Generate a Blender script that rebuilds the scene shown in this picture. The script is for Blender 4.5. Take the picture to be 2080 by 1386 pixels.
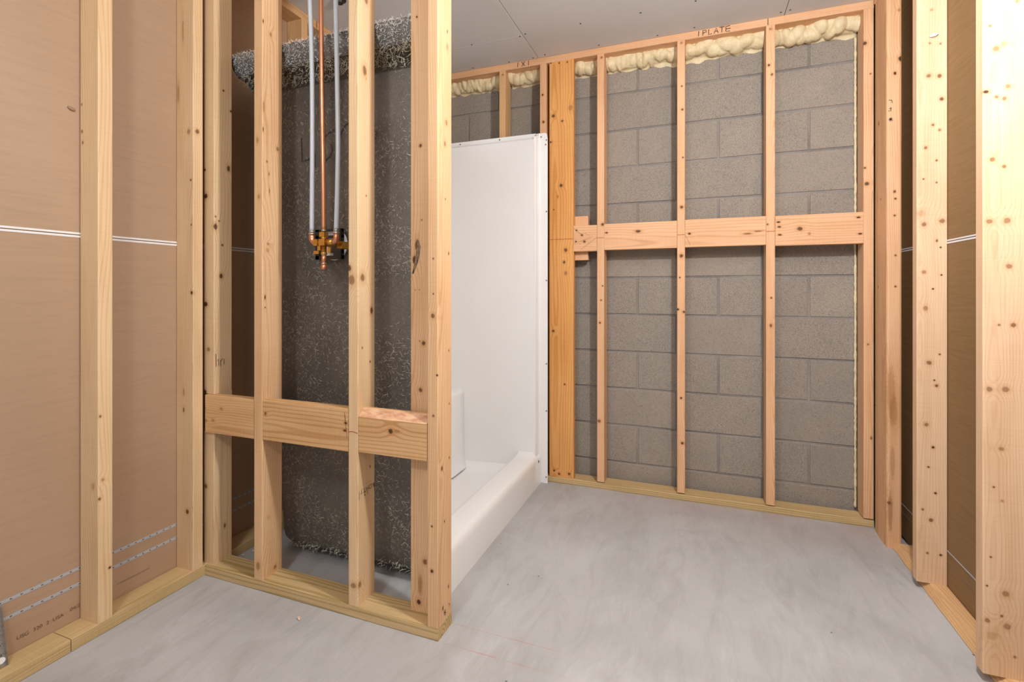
import bpy, bmesh, math, random
from mathutils import Vector, Matrix, noise
for o in list(bpy.data.objects):
    bpy.data.objects.remove(o)
S = bpy.context.scene
COL = S.collection
# ---------------------------------------------------------------- camera, world, lights, exposure
TH = 0.3599
cam = bpy.data.cameras.new('camera')
cam.sensor_width = 36.0
cam.lens = 36.0 * 996.03 / 2080.0
cam.shift_y = -102.6 / 2080.0
cam.clip_start = 0.02
camo = bpy.data.objects.new('camera', cam)
camo.location = (0, 0, 1.0643)
camo.rotation_euler = (math.pi / 2, 0, TH)
COL.objects.link(camo)
S.camera = camo

W = bpy.data.worlds.new('world')
S.world = W
W.use_nodes = True
W.node_tree.nodes['Background'].inputs[0].default_value = (0.86, 0.93, 1.0, 1)
W.node_tree.nodes['Background'].inputs[1].default_value = 0.7

def point_light(name, loc, power, rad, col):
    l = bpy.data.lights.new(name, 'POINT')
    l.energy = power
    l.shadow_soft_size = rad
    l.color = col
    o = bpy.data.objects.new(name, l)
    o.location = loc
    COL.objects.link(o)
    return o
point_light('work_lamp', (0.40, 1.02, 2.00), 74, 0.05, (0.965, 0.985, 1.0))
point_light('fill_light', (-0.70, -0.35, 2.20), 36, 0.12, (0.965, 0.985, 1.0))  # unseen fill light added behind the camera to brighten the left wall

S.view_settings.view_transform = 'Standard'
S.view_settings.look = 'None'
S.view_settings.exposure = 0.16
S.view_settings.gamma = 1.0
S.view_settings.use_curve_mapping = False

# ---------------------------------------------------------------- helpers
def tag(o, label=None, cat=None, group=None, kind=None):
    if label: o['label'] = label
    if cat: o['category'] = cat
    if group: o['group'] = group
    if kind: o['kind'] = kind
    return o

def link(o, parent=None):
    COL.objects.link(o)
    if parent is not None:
        o.parent = parent
        m = parent.matrix_basis.copy()          # every object's own transform is kept in world space
        o.matrix_parent_inverse = m.inverted()
    return o

def empty(name, loc):
    o = bpy.data.objects.new(name, None)
    o.empty_display_size = 0.05
    o.location = loc
    return link(o)

def from_bm(name, bm, mat, parent=None, smooth=False, loc=None, rot=None):
    me = bpy.data.meshes.new(name)
    bm.normal_update()
    bm.to_mesh(me)
    bm.free()
    if smooth:
        for p in me.polygons: p.use_smooth = True
    if mat: me.materials.append(mat)
    o = bpy.data.objects.new(name, me)
    if loc is not None: o.location = loc
    if rot is not None: o.rotation_euler = rot
    return link(o, parent)

def bm_box(bm, x0, x1, y0, y1, z0, z1):
    r = bmesh.ops.create_cube(bm, size=1.0)
    for v in r['verts']:
        v.co = Vector(((x0 + x1) / 2 + v.co.x * (x1 - x0), (y0 + y1) / 2 + v.co.y * (y1 - y0), (z0 + z1) / 2 + v.co.z * (z1 - z0)))
    return r['verts']

def bevel_all(bm, w, seg=1):
    bmesh.ops.bevel(bm, geom=bm.edges[:], offset=w, segments=seg, affect='EDGES', profile=0.5)

def box(name, b, mat, parent=None, bev=0.0, seg=1):
    cx, cy, cz = (b[0]+b[1])/2, (b[2]+b[3])/2, (b[4]+b[5])/2
    bm = bmesh.new()
    bm_box(bm, b[0]-cx, b[1]-cx, b[2]-cy, b[3]-cy, b[4]-cz, b[5]-cz)
    if bev: bevel_all(bm, bev, seg)
    return from_bm(name, bm, mat, parent, loc=(cx, cy, cz))

def bm_tube(bm, pts, r, n=10, cap=True):
    pts = [Vector(p) for p in pts]
    rings = []
    prev = None
    for i, p in enumerate(pts):
        d = (pts[min(i+1, len(pts)-1)] - pts[max(i-1, 0)]).normalized()
        if prev is None:
            a = Vector((0, 0, 1)) if abs(d.z) < .9 else Vector((1, 0, 0))
            u = d.cross(a).normalized()
        else:
            u = (prev - d * prev.dot(d)).normalized()
        prev = u
        w = d.cross(u)
        rr = r[i] if isinstance(r, (list, tuple)) else r
        rings.append([bm.verts.new(p + (u * math.cos(2*math.pi*k/n) + w * math.sin(2*math.pi*k/n)) * rr) for k in range(n)])
    for a, b in zip(rings, rings[1:]):
        for k in range(n):
            f = bm.faces.new((a[k], a[(k+1) % n], b[(k+1) % n], b[k]))
            f.smooth = True
    if cap:
        bm.faces.new(rings[0][::-1]); bm.faces.new(rings[-1])

def tube(name, pts, r, mat, parent=None, n=12):
    bm = bmesh.new()
    bm_tube(bm, pts, r, n)
    bmesh.ops.recalc_face_normals(bm, faces=bm.faces[:])
    return from_bm(name, bm, mat, parent)

def loft(bm, rings, closed=False, flip=False):
    vs = [[bm.verts.new(p) for p in ring] for ring in rings]
    for a, b in zip(vs, vs[1:]):
        n = len(a)
        for k in range(n if closed else n - 1):
            q = (a[k], a[(k+1) % n], b[(k+1) % n], b[k])
            bm.faces.new(q[::-1] if flip else q)
    return vs

# ---------------------------------------------------------------- node helper
class NT:
    def __init__(s, name):
        s.m = bpy.data.materials.new(name)
        s.m.use_nodes = True
        s.t = s.m.node_tree
        s.b = s.t.nodes['Principled BSDF']
    def n(s, typ, **kw):
        nd = s.t.nodes.new(typ)
        for k, v in kw.items(): setattr(nd, k, v)
        return nd
    def put(s, sock, v):
        if isinstance(v, bpy.types.NodeSocket): s.t.links.new(v, sock)
        elif isinstance(v, (tuple, list)) and sock.type == 'RGBA' and len(v) == 3: sock.default_value = (*v, 1)
        else: sock.default_value = v
    def math(s, op, a, b=0.0, c=None):
        nd = s.n('ShaderNodeMath', operation=op)
        s.put(nd.inputs[0], a); s.put(nd.inputs[1], b)
        if c is not None: s.put(nd.inputs[2], c)
        return nd.outputs[0]
    def vmath(s, op, a, b=None):
        nd = s.n('ShaderNodeVectorMath', operation=op)
        s.put(nd.inputs[0], a)
        if b is not None: s.put(nd.inputs[1], b)
        return nd.outputs['Value'] if op in ('LENGTH', 'DISTANCE', 'DOT_PRODUCT') else nd.outputs[0]
    def noise(s, vec, scale, detail=3.0, rough=0.5, dist=0.0):
        nd = s.n('ShaderNodeTexNoise')
        s.put(nd.inputs['Vector'], vec)
        nd.inputs['Scale'].default_value = scale
        nd.inputs['Detail'].default_value = detail
        nd.inputs['Roughness'].default_value = rough
        nd.inputs['Distortion'].default_value = dist
        return nd.outputs['Fac']
    def vor(s, vec, scale, feature='F1'):
        nd = s.n('ShaderNodeTexVoronoi', feature=feature)
        s.put(nd.inputs['Vector'], vec)
        nd.inputs['Scale'].default_value = scale
        return nd.outputs['Distance']
    def mix(s, f, a, b):
        nd = s.n('ShaderNodeMix', data_type='RGBA')
        s.put(nd.inputs[0], f); s.put(nd.inputs[6], a); s.put(nd.inputs[7], b)
        return nd.outputs[2]
    def rng(s, v, a, b, c=0.0, d=1.0, smooth=False):
        nd = s.n('ShaderNodeMapRange')
        if smooth: nd.interpolation_type = 'SMOOTHSTEP'
        s.put(nd.inputs[0], v)
        for i, x in enumerate((a, b, c, d)): nd.inputs[1 + i].default_value = x
        return nd.outputs[0]
    def obj(s):
        return s.n('ShaderNodeTexCoord').outputs['Object']
    def rand(s):
        return s.n('ShaderNodeObjectInfo').outputs['Random']
    def bump(s, h, strength=0.3, dist=0.002):
        nd = s.n('ShaderNodeBump')
        s.put(nd.inputs['Height'], h)
        nd.inputs['Strength'].default_value = strength
        nd.inputs['Distance'].default_value = dist
        s.put(s.b.inputs['Normal'], nd.outputs[0])
    def done(s, col, rough=0.6, metal=0.0, spec=0.5):
        s.put(s.b.inputs['Base Color'], col)
        s.put(s.b.inputs['Roughness'], rough)
        s.put(s.b.inputs['Metallic'], metal)
        s.b.inputs['Specular IOR Level'].default_value = spec
        return s.m

def flat(name, col, rough=0.5, metal=0.0, spec=0.5):
    t = NT(name)
    p = t.obj()
    v = t.noise(p, 60, 3)
    c = t.mix(t.rng(v, .3, .7, 0, .25), col, tuple(x * .8 for x in col))
    return t.done(c, rough, metal, spec)

# wood: local Z runs along the grain
WOOD = {
 'pale':   ((0.760, 0.495, 0.285), (0.560, 0.305, 0.135)),
 'cream':  ((0.790, 0.570, 0.345), (0.610, 0.380, 0.190)),
 'pink':   ((0.780, 0.465, 0.265), (0.590, 0.295, 0.135)),
 'rose':   ((0.780, 0.530, 0.340), (0.600, 0.345, 0.180)),
 'tan':    ((0.690, 0.425, 0.215), (0.500, 0.262, 0.100)),
 'orange': ((0.770, 0.385, 0.130), (0.590, 0.240, 0.055)),
 'green':  ((0.640, 0.450, 0.235), (0.390, 0.275, 0.105)),
}
def wood(key, knots, seed, ring=0.0065, rings_amt=0.5):
    L, D = WOOD[key]
    t = NT('wood_' + key)
    P = t.obj()
    rnd = random.Random(seed)
    off = (rnd.uniform(-5, 5), rnd.uniform(-5, 5), rnd.uniform(-5, 5))
    Q = t.vmath('ADD', P, off)
    warpv = None
    # knots push the rings aside
    kn = []
    wob = t.noise(Q, 90, 2)
    push = None
    for (x, y, z, r, asp, d) in knots:
        dv = t.vmath('MULTIPLY', t.vmath('SUBTRACT', P, (x, y, z)), (1 / r, 1 / r, 1 / (r * asp)))
        dist = t.math('MULTIPLY_ADD', wob, 0.6, t.vmath('LENGTH', dv))
        kn.append((dist, d))
        if r > 0.006:
            g = t.rng(dist, 5.5, 0.5, 0, r * 0.9, True)
            push = g if push is None else t.math('ADD', push, g)
    lowv = t.vmath('MULTIPLY', Q, (6, 6, 0.9))
    n1 = t.math('MULTIPLY', t.math('SUBTRACT', t.noise(lowv, 1.0, 2), 0.5), 0.075)
    if push is not None: n1 = t.math('ADD', n1, push)
    pv = t.vmath('ADD', P, (rnd.uniform(.01, .06) * rnd.choice((-1, 1)), rnd.uniform(.02, .06), 0))
    pv = t.vmath('MULTIPLY', pv, (1, 1, 0.02))
    rad = t.math('ADD', t.vmath('LENGTH', pv), n1)
    w = t.math('SINE', t.math('MULTIPLY', rad, 2 * math.pi / ring))
    line = t.rng(w, 0.1, 1.0, 0, 1, True)
    fib = t.noise(t.vmath('MULTIPLY', Q, (260, 260, 5)), 1.0, 2)
    blot = t.noise(t.vmath('MULTIPLY', Q, (14, 14, 2.2)), 1.0, 3)
    saw = t.noise(t.vmath('MULTIPLY', Q, (8, 8, 330)), 1.0, 0)
    f = t.math('MULTIPLY', line, rings_amt)
    f = t.math('MULTIPLY_ADD', t.rng(fib, .35, .75), .28, f)
    f = t.math('MULTIPLY_ADD', t.rng(blot, .45, .8), .45, f)
    f = t.math('MULTIPLY_ADD', t.rng(saw, .45, .7), .09, f)
    c = t.mix(f, L, D)
    c = t.mix(t.rng(blot, .5, .2, 0, .25), c, tuple(min(1, x * 1.12) for x in L))
    for dist, d in kn:
        halo = t.rng(dist, 2.6, 1.1, 0, .42 * d, True)
        c = t.mix(halo, c, (0.50, 0.215, 0.06))
        core = t.math('MULTIPLY', t.rng(dist, 1.35, 0.85, 0, 1, True), min(1, d * 1.05))
        kc = (0.44 - .36 * d, 0.19 - .16 * d, 0.058 - .046 * d)
        c = t.mix(core, c, kc)
    t.bump(fib, 0.12, 0.001)
    return t.done(c, 0.62, 0, .3)

KN = {
'J': [(-1.799,0.962,1.562,0.0046,1.3,0.8),(-1.796,0.962,1.527,0.0046,1.3,0.8),(-1.801,0.962,1.647,0.0031,1.3,0.8),(-1.745,0.962,0.458,0.0091,1.5,0.4),(-1.721,0.975,0.478,0.0061,1,0.5),(-1.721,0.966,0.422,0.0045,1.3,0.8),(-1.721,0.968,0.676,0.0038,1.3,0.8),(-1.721,0.994,0.196,0.0046,1,1)],
'K': [(-1.721,1.282,1.65,0.0082,1.2,0.8),(-1.744,1.267,1.648,0.009,1.2,0.6),(-1.733,1.267,1.469,0.0045,1,1),(-1.73,1.267,1.305,0.0036,1,1),(-1.728,1.267,1.056,0.0072,1,1),(-1.774,1.267,2.019,0.0055,10,0.45),(-1.798,1.267,1.795,0.0073,6,0.5),(-1.77,1.267,0.625,0.0054,2,0.8),(-1.751,1.267,0.252,0.009,1.2,0.9),(-1.77,1.267,0.689,0.0054,3,0.5)],
'L': [(-1.732,1.324,1.42,0.0111,1,1),(-1.737,1.324,1.52,0.0056,1,1),(-1.732,1.324,1.013,0.0111,1,1),(-1.718,1.324,0.843,0.0093,1,0.7),(-1.735,1.324,0.681,0.0074,1.4,1),(-1.732,1.324,0.326,0.0093,1,0.8),(-1.688,1.384,1.534,0.0076,1.8,0.9),(-1.688,1.33,1.305,0.0083,1.7,0.9),(-1.688,1.363,1.827,0.0047,1,1),(-1.688,1.395,1.759,0.0057,1,0.9),(-1.688,1.353,1.119,0.0084,1.3,0.9),(-1.688,1.358,1.237,0.0047,1,0.9),(-1.688,1.344,1.327,0.0037,1,0.9),(-1.688,1.32,0.17,0.0055,7,0.7),(-1.688,1.368,0.165,0.0056,2,0.8),(-1.688,1.33,1.342,0.0037,1,0.9)],
'M': [(-1.435,1.315,2.018,0.0031,3,1),(-1.435,1.347,1.987,0.0062,1.4,0.6),(-1.435,1.317,1.717,0.0061,4,0.5),(-1.435,1.315,1.635,0.0028,4,1),(-1.435,1.378,1.582,0.0072,1.2,0.7),(-1.435,1.331,1.525,0.0035,1.5,0.8),(-1.435,1.336,1.231,0.0062,1,0.6),(-1.435,1.334,1.209,0.0088,1,0.4),(-1.435,1.323,1.04,0.0035,3,1),(-1.435,1.323,1.004,0.0035,1,1),(-1.435,1.367,0.058,0.0072,1.3,0.7),(-1.435,1.338,0.251,0.0088,1,0.25),(-1.435,1.34,1.482,0.0023,4,1),(-1.435,1.342,1.422,0.0023,5,1),(-1.452,1.311,1.397,0.007,1.4,0.5),(-1.456,1.311,0.087,0.0105,1.8,0.6),(-1.459,1.311,1.598,0.007,2,0.5)],
'N': [(-1.026,1.345,1.791,0.0114,1.7,0.75),(-1.026,1.354,1.379,0.0033,1,0.8),(-1.026,1.354,2.03,0.0098,1.6,0.7),(-1.026,1.334,1.107,0.0129,1.3,0.75),(-1.026,1.382,0.997,0.0083,1.6,0.9),(-1.026,1.374,0.825,0.0036,1.3,0.9),(-1.026,1.333,0.876,0.0032,1.3,0.9),(-1.026,1.374,0.473,0.0033,1.4,0.9),(-1.026,1.32,0.106,0.008,1.4,0.7),(-1.026,1.353,1.768,0.0033,1,0.4),(-1.052,1.311,1.099,0.0144,1.4,0.7),(-1.045,1.311,0.104,0.0128,0.8,0.65),(-1.06,1.311,1.137,0.008,1.5,0.9)],
'O': [(-0.837,1.362,1.207,0.0079,3.2,0.9),(-0.847,1.362,1.163,0.0063,3,1),(-0.812,1.362,0.896,0.0078,1.1,0.9),(-0.824,1.362,0.747,0.0079,1.1,0.85),(-0.837,1.362,1.94,0.0039,1.3,1),(-0.824,1.362,1.527,0.0063,1.1,0.9),(-0.827,1.362,0.903,0.0031,1,0.9),(-0.825,1.362,0.125,0.0094,4,0.55),(-0.83,1.362,0.069,0.0094,1,1),(-0.807,1.362,0.202,0.0094,1.2,0.8),(-0.819,1.362,1.289,0.0031,1,0.9),(-0.843,1.362,1.066,0.0024,1,1),(-0.828,1.362,1.066,0.0024,1,1)],
'P': [(-0.751,1.311,0.987,0.0075,1.1,0.8),(-0.754,1.311,0.209,0.006,1.1,1),(-0.754,1.311,0.346,0.0037,1,1),(-0.749,1.311,1.161,0.003,1,0.9),(-0.749,1.311,1.054,0.003,1,0.9),(-0.736,1.311,0.807,0.0037,1,1),(-0.749,1.311,0.683,0.0045,1,0.8),(-0.732,1.364,1.59,0.0077,1.4,0.6),(-0.732,1.354,1.521,0.0077,1.2,0.6),(-0.732,1.37,1.829,0.0062,2,0.5),(-0.732,1.378,1.181,0.0034,1.6,1),(-0.732,1.38,0.875,0.0031,1.4,1),(-0.732,1.335,0.517,0.0061,1.3,0.9),(-0.732,1.377,0.13,0.0039,1.6,1),(-0.732,1.351,0.347,0.0031,1.5,1),(-0.732,1.383,0.535,0.0031,1.5,1),(-0.732,1.383,0.706,0.0031,1.2,1),(-0.732,1.37,1.878,0.0028,2,1),(-0.732,1.357,1.349,0.0031,1,0.9),(-0.732,1.341,0.083,0.0046,1.6,0.9)],
'n1': [(-1.721,1.311,0.625,0.0046,1,1),(-1.636,1.311,0.629,0.0072,1.5,0.5),(-1.72,1.311,0.579,0.0074,1.8,0.6),(-1.679,1.311,0.583,0.0073,1.4,0.5)],
'n2': [(-1.422,1.311,0.63,0.0069,1,0.8),(-1.075,1.311,0.63,0.004,2,1),(-1.079,1.311,0.605,0.004,2,1)],
'n3': [(-0.902,1.311,0.621,0.0093,1.1,1),(-0.879,1.311,0.622,0.0062,2,0.5)],
'C': [(-0.476,2.628,2.313,0.0079,1,0.7),(-0.471,2.628,1.418,0.0092,1,0.9),(-0.485,2.628,0.891,0.0066,1,0.9),(-0.471,2.628,1.089,0.0047,1,0.9),(-0.479,2.628,1.013,0.0047,1,0.9),(-0.489,2.628,0.363,0.0106,1,0.8)],
'D': [(-0.067,2.628,1.981,0.007,1,0.9),(-0.07,2.628,1.487,0.01,1,0.9),(-0.072,2.628,1.24,0.01,1.2,0.9),(-0.079,2.628,1.13,0.0045,1,1),(-0.088,2.628,0.968,0.0065,1,1),(-0.06,2.628,0.956,0.0075,1,0.9),(-0.073,2.628,0.519,0.006,1,1),(-0.067,2.628,0.29,0.0085,1,0.9),(-0.07,2.628,2.1,0.005,1,0.9),(-0.065,2.628,1.738,0.005,1,0.9),(-0.072,2.628,2.32,0.0075,1,0.6)],
'E': [(0.324,2.628,2.143,0.0071,1,0.9),(0.337,2.628,2.096,0.007,1,0.8),(0.334,2.628,1.029,0.0052,1,0.9),(0.332,2.628,0.897,0.0075,1.3,0.8),(0.331,2.628,2.314,0.0071,1,0.6),(0.318,2.628,1.381,0.0047,1,0.9)],
'F': [(0.71,2.628,2.179,0.0089,1.2,0.9),(0.717,2.628,1.545,0.01,1,0.9),(0.71,2.628,1.617,0.0055,1,0.9),(0.722,2.628,0.822,0.0044,1.2,0.8),(0.734,2.628,0.402,0.0044,2,0.8),(0.731,2.628,2.038,0.0044,1,0.8)],
'board': [(-0.744,2.628,2.034,0.0109,1,0.9),(-0.693,2.628,1.999,0.0081,1,0.85),(-0.646,2.628,2.066,0.0135,1.4,0.5),(-0.699,2.628,1.644,0.0109,1,0.9),(-0.758,2.628,1.89,0.0063,1,1),(-0.673,2.628,1.287,0.0122,1,0.85),(-0.682,2.628,1.22,0.0081,1.2,0.9),(-0.673,2.628,1.16,0.0108,1.2,0.6),(-0.744,2.628,0.84,0.0093,1,0.9),(-0.679,2.628,0.548,0.006,1,0.9),(-0.739,2.628,0.066,0.0068,1,1),(-0.711,2.628,0.051,0.0082,1,0.9),(-0.654,2.628,0.058,0.0081,1,0.9),(-0.741,2.628,1.513,0.0049,1,0.9),(-0.758,2.628,2.33,0.0055,1,0.9),(-0.71,2.628,2.322,0.0054,1,0.9),(-0.665,2.628,2.32,0.0054,1,0.9),(-0.718,2.628,1.583,0.0054,2,0.6)],
'A': [(-1.046,2.628,2.309,0.0057,1,0.8)],
'B': [(-0.806,2.628,2.159,0.0072,1,0.9),(-0.801,2.628,2.007,0.0083,1,0.9)],
'b1': [(-0.583,2.628,1.365,0.0067,1,0.9),(-0.569,2.628,1.33,0.008,1,0.9),(-0.613,2.628,1.393,0.0054,1,1),(-0.616,2.628,1.331,0.0054,1,1)],
'b2': [(-0.286,2.628,1.374,0.0087,2,0.9),(-0.45,2.628,1.373,0.0053,1.6,1)],
'b3': [(-0.034,2.628,1.351,0.0062,1.4,1),(0.231,2.628,1.34,0.0048,5,0.8),(0.278,2.628,1.35,0.0036,6,0.8)],
'b4': [(0.454,2.628,1.354,0.0104,1.3,0.9),(0.364,2.628,1.39,0.0051,2,1),(0.368,2.628,1.367,0.0051,2,1),(0.37,2.628,1.329,0.0051,2,1),(0.686,2.628,1.395,0.0049,2,1),(0.692,2.628,1.321,0.0049,2,1),(0.492,2.628,1.329,0.0069,1,0.6)],
'G': [(0.736,2.538,1.784,0.0076,1.4,0.8),(0.736,2.55,1.08,0.0075,1,1),(0.736,2.513,1.454,0.0042,1.3,0.9),(0.784,2.443,2.016,0.0101,1.3,1),(0.764,2.443,1.958,0.0061,1.2,1),(0.763,2.443,1.472,0.0053,1.2,0.9),(0.766,2.443,1.442,0.0049,1,0.9),(0.763,2.443,1.373,0.0049,1,0.9),(0.766,2.443,1.209,0.0045,1,0.9),(0.766,2.443,1.081,0.0045,1,0.9),(0.745,2.443,0.187,0.0081,1,1),(0.751,2.443,0.639,0.0162,8,0.4),(0.759,2.443,0.568,0.0162,5,0.45),(0.756,2.443,0.355,0.0101,8,0.4),(0.748,2.443,0.151,0.0102,9,0.5),(0.778,2.443,2.217,0.0061,1.2,0.5)],
'H': [(0.771,2.148,1.826,0.008,1,0.75),(0.802,2.148,1.821,0.008,1,0.8),(0.808,2.148,1.739,0.0076,1,0.85),(0.783,2.148,1.65,0.0052,1,0.75),(0.802,2.148,1.63,0.0049,1,0.7),(0.762,2.148,1.572,0.0059,1,0.75),(0.793,2.148,1.524,0.0042,1,0.8),(0.757,2.148,1.3,0.0088,1,0.7),(0.809,2.148,1.309,0.0095,1,0.7),(0.749,2.148,1.34,0.014,1,0.3),(0.757,2.148,1.13,0.007,1,0.6),(0.762,2.148,1.001,0.0079,1.3,0.6),(0.772,2.148,0.808,0.0087,1,0.75),(0.793,2.148,0.728,0.0063,1,0.85),(0.764,2.148,0.588,0.0079,1,0.7),(0.777,2.148,0.251,0.0073,1,0.8),(0.79,2.148,0.348,0.0045,1,1),(0.783,2.148,0.509,0.0052,1,1),(0.77,2.148,0.438,0.0042,1,0.9),(0.753,2.148,0.285,0.0046,1,0.8),(0.767,2.148,0.132,0.0045,1,0.8),(0.805,2.148,0.132,0.0049,1,0.9),(0.787,2.148,0.747,0.0035,1,1),(0.783,2.148,1.07,0.0035,1,1),(0.802,2.148,0.839,0.0035,1,1),(0.793,2.148,1.446,0.0035,1,0.8),(0.756,2.148,1.461,0.0035,1,0.8),(0.794,2.148,1.24,0.0042,1.4,0.8),(0.774,2.148,1.941,0.0042,1,0.7),(0.804,2.148,1.934,0.0038,1,0.7),(0.805,2.148,1.216,0.0035,1,1),(0.807,2.148,1.119,0.0035,1,1),(0.779,2.148,2.059,0.0052,1,0.5)],
'I': [(0.755,1.695,1.716,0.0086,1,0.65),(0.772,1.695,1.726,0.0079,0.8,0.45),(0.734,1.695,1.603,0.0073,0.7,1),(0.78,1.695,1.611,0.0079,0.9,0.6),(0.756,1.695,1.586,0.0053,1,0.7),(0.772,1.695,1.579,0.0059,1.1,0.7),(0.747,1.695,1.418,0.0066,1,0.7),(0.772,1.695,1.397,0.0053,1,0.7),(0.741,1.695,1.251,0.008,0.9,0.65),(0.778,1.695,1.251,0.0092,1,0.65),(0.782,1.695,1.129,0.0079,1,0.65),(0.791,1.695,0.972,0.0066,1,0.75),(0.761,1.695,0.972,0.004,1,0.7),(0.741,1.695,0.797,0.008,1,0.65),(0.775,1.695,0.8,0.0092,1,0.65),(0.766,1.695,0.639,0.0066,0.9,0.6),(0.75,1.695,0.534,0.0033,1,0.8),(0.775,1.695,0.251,0.0092,1,0.6),(0.737,1.695,0.171,0.0067,1,0.65),(0.778,1.695,0.164,0.0092,1,0.6),(0.747,1.695,0.132,0.0146,1,0.3),(0.767,1.695,0.19,0.004,1,0.8),(0.742,1.695,1.78,0.004,1,0.7),(0.744,1.695,0.344,0.0032,1,0.8),(0.736,1.695,0.265,0.0032,1,0.9),(0.768,1.695,0.499,0.004,1,0.5),(0.794,1.695,0.087,0.0039,1,0.7),(0.799,1.695,1.834,0.0052,1,0.6)],
}

_ws = [0]
def lumber(parent, name, b, axis='Z', key='pale', kn=None, bev=0.003, label=None, ring=0.0065, amt=0.42, notch=None, wane=None):
    x0, x1, y0, y1, z0, z1 = b
    ctr = Vector(((x0+x1)/2, (y0+y1)/2, (z0+z1)/2))
    d = (x1-x0, y1-y0, z1-z0)
    if axis == 'Z': R = Matrix.Identity(3); l = d
    elif axis == 'X': R = Matrix.Rotation(math.pi/2, 3, 'Y'); l = (d[2], d[1], d[0])
    else: R = Matrix.Rotation(-math.pi/2, 3, 'X'); l = (d[0], d[2], d[1])
    bm = bmesh.new()
    bm_box(bm, -l[0]/2, l[0]/2, -l[1]/2, l[1]/2, -l[2]/2, l[2]/2)
    # ease only the long edges
    es = [e for e in bm.edges if abs((e.verts[0].co - e.verts[1].co).z) > 1e-4]
    bmesh.ops.bevel(bm, geom=es, offset=bev, segments=2, affect='EDGES', profile=0.5)
    if notch:
        za, zb, depth = notch
        for zz in (za - ctr.z, zb - ctr.z):
            bmesh.ops.bisect_plane(bm, geom=bm.verts[:] + bm.edges[:] + bm.faces[:], plane_co=(0, 0, zz), plane_no=(0, 0, 1))
        mid = [f for f in bm.faces if za - ctr.z < f.calc_center_median().z < zb - ctr.z]
        bmesh.ops.delete(bm, geom=mid, context='FACES')
        bmesh.ops.holes_fill(bm, edges=[e for e in bm.edges if e.is_boundary])
        bm_box(bm, -l[0]/2, l[0]/2, -l[1]/2 + depth, l[1]/2, za - ctr.z, zb - ctr.z)
    if wane:
        for e in bm.verts:
            pass
    _ws[0] += 1
    Ri = R.transposed()
    kl = []
    for k in (KN.get(kn, []) if kn else []):
        p = Ri @ (Vector(k[:3]) - ctr)
        kl.append((p.x, p.y, p.z, k[3], k[4], k[5]))
    m = wood(key, kl, 17 * _ws[0] + 3, ring, amt)
    o = from_bm(name, bm, m, None, loc=ctr)
    COL.objects.unlink(o)
    o.rotation_euler = R.to_euler()
    link(o, parent)
    if label: o['label'] = label
    return o

def ribbon(name, lines, nrm, width, mat, parent, lift=0.0008):
    """flat pen or chalk strokes lying on a surface"""
    n = Vector(nrm).normalized()
    bm = bmesh.new()
    for pts in lines:
        pts = [Vector(p) + n * lift for p in pts]
        L = []
        for i, p in enumerate(pts):
            d = (pts[min(i+1, len(pts)-1)] - pts[max(i-1, 0)]).normalized()
            s = d.cross(n) * width / 2
            L.append((bm.verts.new(p + s), bm.verts.new(p - s)))
        for a, b in zip(L, L[1:]):
            bm.faces.new((a[0], b[0], b[1], a[1]))
    bmesh.ops.recalc_face_normals(bm, faces=bm.faces[:])
    o = from_bm(name, bm, mat, parent)
    if len(lines) > 1: o['kind'] = 'stuff'
    return o

def text_mesh(name, body, size, M, mat, parent, align='LEFT', shear=0.0):
    cu = bpy.data.curves.new(name, 'FONT')
    cu.body = body; cu.size = size; cu.align_x = align; cu.shear = shear
    to = bpy.data.objects.new(name, cu)
    COL.objects.link(to)
    bpy.context.view_layer.update()
    me = bpy.data.meshes.new_from_object(to.evaluated_get(bpy.context.evaluated_depsgraph_get()))
    bpy.data.objects.remove(to)
    me.transform(M)
    me.materials.clear(); me.materials.append(mat)
    me.name = name
    o = bpy.data.objects.new(name, me)
    return link(o, parent)

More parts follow.
